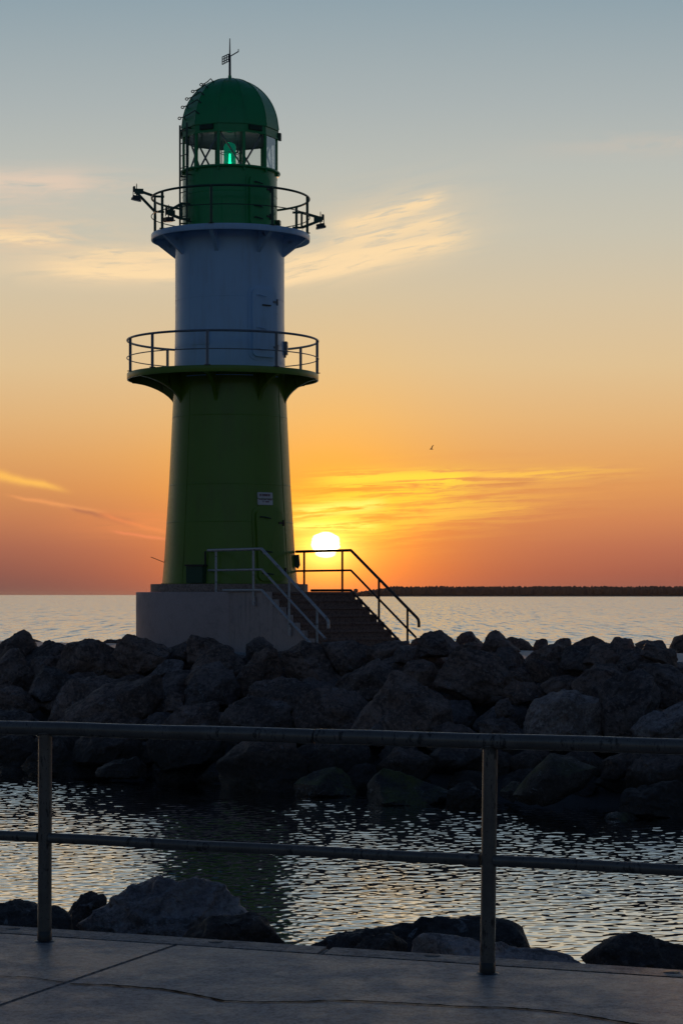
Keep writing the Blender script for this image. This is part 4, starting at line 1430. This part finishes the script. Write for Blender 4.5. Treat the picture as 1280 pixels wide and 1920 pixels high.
for (row, z), lst in buckets.items():
    lst.sort()
    for q, (x, idx) in enumerate(lst):
        o, _, _, asp = ROCKS[idx]
        lab = HAND.get(idx) or f'{shape_word(asp)} dark boulder, {ORD[q]} from the left {RW[row]} {ZW[z]}'
        tag(o, lab, 'boulder', 'boulders of the breakwater')
ML = ['mossy boulder at the water under the middle, left of its larger neighbour', 'large mossy boulder with wet foot at the waterline below the stairs',
      'steep mossy wedge boulder at the waterline right of the right railing post', 'low mossy green stone standing in the water at the right',
      'small dark mossy stone close beside the right railing post at the waterline']
for k in range(NF, NM): tag(ROCKS[k][0], ML[k - NF], 'boulder', 'mossy boulders at the waterline')
sl = sorted((ROCKS[k][1], k) for k in range(NM, NS_))
lf = [q for q in sl if q[0] < 430]; rg_ = [q for q in sl if q[0] >= 430]
for lst, wd in ((lf, 'left of the lighthouse'), (rg_, 'right of the lighthouse')):
    for q, (x, k) in enumerate(lst):
        tag(ROCKS[k][0], f'{shape_word(ROCKS[k][3])} dark skyline boulder on the sea side, {ORD[q]} from left, {wd}', 'boulder', 'boulders on the sea side of the breakwater')

# near shore boulders below the promenade
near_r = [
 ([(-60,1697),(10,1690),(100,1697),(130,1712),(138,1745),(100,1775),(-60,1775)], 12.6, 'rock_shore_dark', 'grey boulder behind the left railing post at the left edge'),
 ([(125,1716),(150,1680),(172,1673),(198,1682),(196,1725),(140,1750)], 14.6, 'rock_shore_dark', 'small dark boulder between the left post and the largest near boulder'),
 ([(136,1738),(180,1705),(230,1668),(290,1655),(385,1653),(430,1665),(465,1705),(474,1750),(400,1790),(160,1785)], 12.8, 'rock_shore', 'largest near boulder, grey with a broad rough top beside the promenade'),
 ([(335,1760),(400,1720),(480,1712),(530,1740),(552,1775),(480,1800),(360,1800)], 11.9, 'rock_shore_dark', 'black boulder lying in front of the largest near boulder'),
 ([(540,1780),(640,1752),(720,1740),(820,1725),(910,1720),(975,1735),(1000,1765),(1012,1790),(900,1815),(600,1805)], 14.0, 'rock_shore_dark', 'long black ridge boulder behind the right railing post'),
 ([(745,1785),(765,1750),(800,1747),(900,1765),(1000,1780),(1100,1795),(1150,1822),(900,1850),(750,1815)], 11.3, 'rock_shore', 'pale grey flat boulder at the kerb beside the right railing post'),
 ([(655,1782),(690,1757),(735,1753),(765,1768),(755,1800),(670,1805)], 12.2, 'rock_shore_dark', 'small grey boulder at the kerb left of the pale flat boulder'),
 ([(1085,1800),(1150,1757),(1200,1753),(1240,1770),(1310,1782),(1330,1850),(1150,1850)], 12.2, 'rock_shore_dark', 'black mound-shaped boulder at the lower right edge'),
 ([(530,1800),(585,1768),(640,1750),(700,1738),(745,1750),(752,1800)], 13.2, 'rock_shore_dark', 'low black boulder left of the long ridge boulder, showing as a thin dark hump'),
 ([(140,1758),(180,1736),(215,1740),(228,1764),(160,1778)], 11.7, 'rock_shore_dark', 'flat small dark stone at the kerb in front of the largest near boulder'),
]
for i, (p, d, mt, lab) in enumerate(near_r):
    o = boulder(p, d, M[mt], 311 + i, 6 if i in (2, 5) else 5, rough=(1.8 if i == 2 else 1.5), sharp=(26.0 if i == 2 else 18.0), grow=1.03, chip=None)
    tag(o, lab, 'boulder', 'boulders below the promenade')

# ------------------------------------------------------------------ promenade
PZ = EYE - 1.64
def gp(x, y, z=PZ):
    d = F * (EYE - z) / (y - HY)
    return px(x, y, d)
EA, EB = gp(0, 1734), gp(1280, 1818)
JA, JB = gp(0, 1750), gp(1280, 1834)
ed = (EB - EA).normalized()
inn = Vector((ed.y, -ed.x, 0));  inn = inn if inn.y < 0 else -inn      # towards the camera
jd = (JB - JA).normalized()
SA, SB = gp(335, 1770), gp(0, 1885)
sdv = (SB - SA).normalized()
SA = JA + jd * ((SA - JA).dot(jd))
GAP = 0.007
def slab(name, quad, mat, th=0.35, bev=0.006):
    mb = MB()
    mb.prism([Vector((p.x, p.y, PZ - th / 2)) for p in quad], Vector((0, 0, th)))
    o = mb.build(name, mat, None, 0, bev)
    return tag(o, kind='structure')
far_l, far_r = JA - jd * 30, JB + jd * 30
back = sdv * 22
g_ = jd * GAP
slab('promenade', [far_l, SA - g_, SA - g_ + back, far_l + back], M['prom'])
slab('promenade', [SA + g_, far_r, far_r + back, SA + g_ + back], M['prom'])
# kerb stones along the edge, with an open joint
kj = JA + jd * ((gp(603, 1787) - JA).dot(jd))
ej = EA + ed * ((gp(618, 1775) - EA).dot(ed))
o1 = inn * -0.012
slab('kerb', [EA - ed * 30, ej - ed * 0.005, kj - jd * 0.005 + o1, far_l + o1], M['cap'], 0.45, 0.012)
slab('kerb', [ej + ed * 0.005, EB + ed * 30, far_r + o1, kj + jd * 0.005 + o1], M['cap'], 0.45, 0.012)
# bed below the open joints and the shore slope
mb = MB()
rows = []
for i in range(81):
    s = -20 + i * 0.5
    e = EA + ed * s
    rows.append([Vector((p.x, p.y, z + (0.12 * fbm(p.x, p.y, 2.0) if q > 1 else 0))) for q, (p, z) in enumerate(
        [(e + inn * 25, PZ - 0.3), (e + inn * 0.15, PZ - 0.3), (e - inn * 0.15, PZ - 0.75), (e - inn * 2.5, 0.7), (e - inn * 5, -0.2), (e - inn * 8, -1.2)])])
mb.grid(rows)
tag(mb.build('shore_ground', M['rubble']), kind='structure')
# crack filled with dirt across the slabs: sunk dirt strip 3 mm proud of nothing but the slab
def crack(pix, w0):
    mb = MB()
    rng = random.Random(3)
    pts = []
    for (x0, y0), (x1, y1) in zip(pix, pix[1:]):
        n = max(2, int(abs(x1 - x0) / 12))
        for i in range(n):
            q = i / n
            pts.append(gp(x0 + (x1 - x0) * q, y0 + (y1 - y0) * q + rng.uniform(-0.6, 0.6)))
    pts.append(gp(*pix[-1]))
    L_, R_ = [], []
    for i, p in enumerate(pts):
        tn = (pts[min(i + 1, len(pts) - 1)] - pts[max(i - 1, 0)]).normalized()
        nn = Vector((-tn.y, tn.x, 0))
        w = w0 * rng.uniform(0.5, 1.25)
        L_.append(p + nn * w + Vector((0, 0, 0.004))); R_.append(p - nn * w + Vector((0, 0, 0.004)))
    mb.grid([L_, R_])
    o = mb.build('promenade_crack', M['filler'], None, 0)
    tag(o, kind='structure')
crack([(132, 1846), (200, 1848), (300, 1855), (360, 1865), (420, 1878), (480, 1880), (560, 1879), (640, 1877), (760, 1882), (860, 1888), (960, 1891), (1060, 1900), (1140, 1913), (1240, 1930)], 0.011)
crack([(-60, 1830), (0, 1832), (60, 1834), (118, 1843)], 0.0055)
# drain caps let into the kerb
for i, (x, y) in enumerate(((25, 1741), (405, 1766), (810, 1792), (1258, 1823))):
    c = gp(x, y)
    mb = MB(); mb.lathe([(0.036, PZ - 0.01), (0.036, PZ + 0.0015), (0.034, PZ + 0.0025), (0.001, PZ + 0.003)], 24, (c.x, c.y))
    o = mb.build('kerb_plug', M['plug'], None, 30)
    tag(o, f'small dark round plug in the kerb, {ORD[i]} from the left of four', 'plug', 'round plugs in the kerb')

# ------------------------------------------------------------------ near handrail fence
PL = Vector((-1.403, 10.6, PZ)); PR = Vector((0.631, 9.70, PZ))
fd = (PR - PL); fl_ = fd.length; fd.normalize()
fd.z = 0
FN = empty('guard_railing', PL)
tag(FN, 'grey tubular steel guard railing along the promenade edge in the foreground', 'railing')
up = Vector((0, 0, 1))
TOPH, MIDH = 1.006, 0.49
def rail_seg(a, b, h, r, name):
    mb = MB()
    n = max(2, int((b - a) / 0.25))
    pts = [fd * (a + (b - a) * i / n) + up * (h + 0.0015 * math.sin(i * 1.7)) for i in range(n + 1)]
    mb.tube(pts, r, 28)
    return mb.build(name, M['rail'], FN, 50)
# where the top rail is jointed
jx = None
for i in range(2000):
    q = PL + fd * (i / 1000.0)
    if CX + F * q.x / q.y >= 592: jx = i / 1000.0; break
rail_seg(-6.6, jx - 0.003, TOPH, 0.0335, 'top_rail')
rail_seg(jx + 0.003, 8.9, TOPH, 0.0335, 'top_rail')
mb = MB(); mb.tube([fd * (jx - 0.05) + up * TOPH, fd * (jx + 0.05) + up * TOPH], 0.028, 20)
mb.build('rail_sleeve', M['black'], FN, 50)
for a, b in ((-6.6, -2 * fl_), (-2 * fl_, -fl_), (-fl_, 0), (0, fl_), (fl_, 2 * fl_), (2 * fl_, 3 * fl_)):
    rail_seg(a + 0.031, b - 0.031, MIDH, 0.0245, 'mid_rail')
mb = MB(); mb.tube([fd * (fl_ - 0.085) + up * MIDH, fd * (fl_ - 0.0335) + up * MIDH], 0.0275, 20)
mb.build('rail_collar', M['rail'], FN, 40)
for k in (-2, -1, 0, 1, 2, 3):
    mb = MB()
    q = fd * (fl_ * k)
    lean = Vector((0.012 if k == 1 else 0.003, 0, 0))
    mb.tube([q + up * 0.0, q + lean * 0.3 + up * 0.3, q + lean * 0.7 + up * 0.7, q + lean + up * (TOPH - 0.02)], 0.033, 28)
    # weld bead under the top rail
    mb.tube([q + lean + Vector((0.037 * math.cos(a * PI / 8), 0.037 * math.sin(a * PI / 8), TOPH - 0.033 + 0.012 * abs(math.sin(a * PI / 8)))) for a in range(16)], 0.005, 6, closed=True)
    po = mb.build('railing_post', M['rail'], FN, 50)
    mb = MB(); mb.lathe([(0.033, 0.05), (0.0345, 0.048), (0.0348, 0.006), (0.046, 0.003), (0.05, 0.0)], 28, (q.x, q.y))
    mb.build('post_sleeve', M['black'], po, 40)

# ------------------------------------------------------------------ gull far out over the water
G = empty('gull', px(808, 842, 330))
tag(G, 'tiny dark gull flying in the orange sky right of the lighthouse', 'bird')
mb = MB()
mb.tube([(-0.26, 0, -0.03), (-0.2, 0, 0), (-0.08, 0, 0.0), (0.08, 0, -0.02), (0.22, 0, -0.04), (0.32, 0, -0.05)], [0.012, 0.045, 0.07, 0.065, 0.03, 0.02], 10)
mb.build('body', M['gull'], G, 60)
for s_ in (-1, 1):
    mb = MB()
    pts = [(0.0, 0), (0.06, 0.22), (0.16, 0.42), (0.34, 0.55)]
    Lf = [Vector((-0.06 + x, s_ * (0.03 + 0.3 * i), z)) for i, (x, z) in enumerate(pts)]
    Rt = [Vector((0.12 + x * 1.02 - 0.04 * i, s_ * (0.03 + 0.3 * i), z - 0.02)) for i, (x, z) in enumerate(pts)]
    Lb = [p - up * 0.02 for p in Lf]; Rb = [p - up * 0.012 for p in Rt]
    mb.grid([Lf, Rt, Rb, Lb, Lf])
    mb.build('wing', M['gull'], G, 30)

# ------------------------------------------------------------------ evening haze low over the sea
def haze():
    m = bpy.data.materials.new('evening_haze'); m.use_nodes = True
    T = NT(m.node_tree)
    v = T.n('ShaderNodeVolumePrincipled')
    v.inputs['Color'].default_value = (0.95, 0.82, 0.78, 1)
    v.inputs['Density'].default_value = 1.1e-5
    v.inputs['Anisotropy'].default_value = 0.3
    o = T.n('ShaderNodeOutputMaterial'); T.t.links.new(v.outputs[0], o.inputs['Volume'])
    mb = MB(); mb.box((0, 0, 15.0), (53000, 53000, 36.0))
    h = mb.build('haze', m, None, 0)
    tag(h, kind='stuff')
haze()
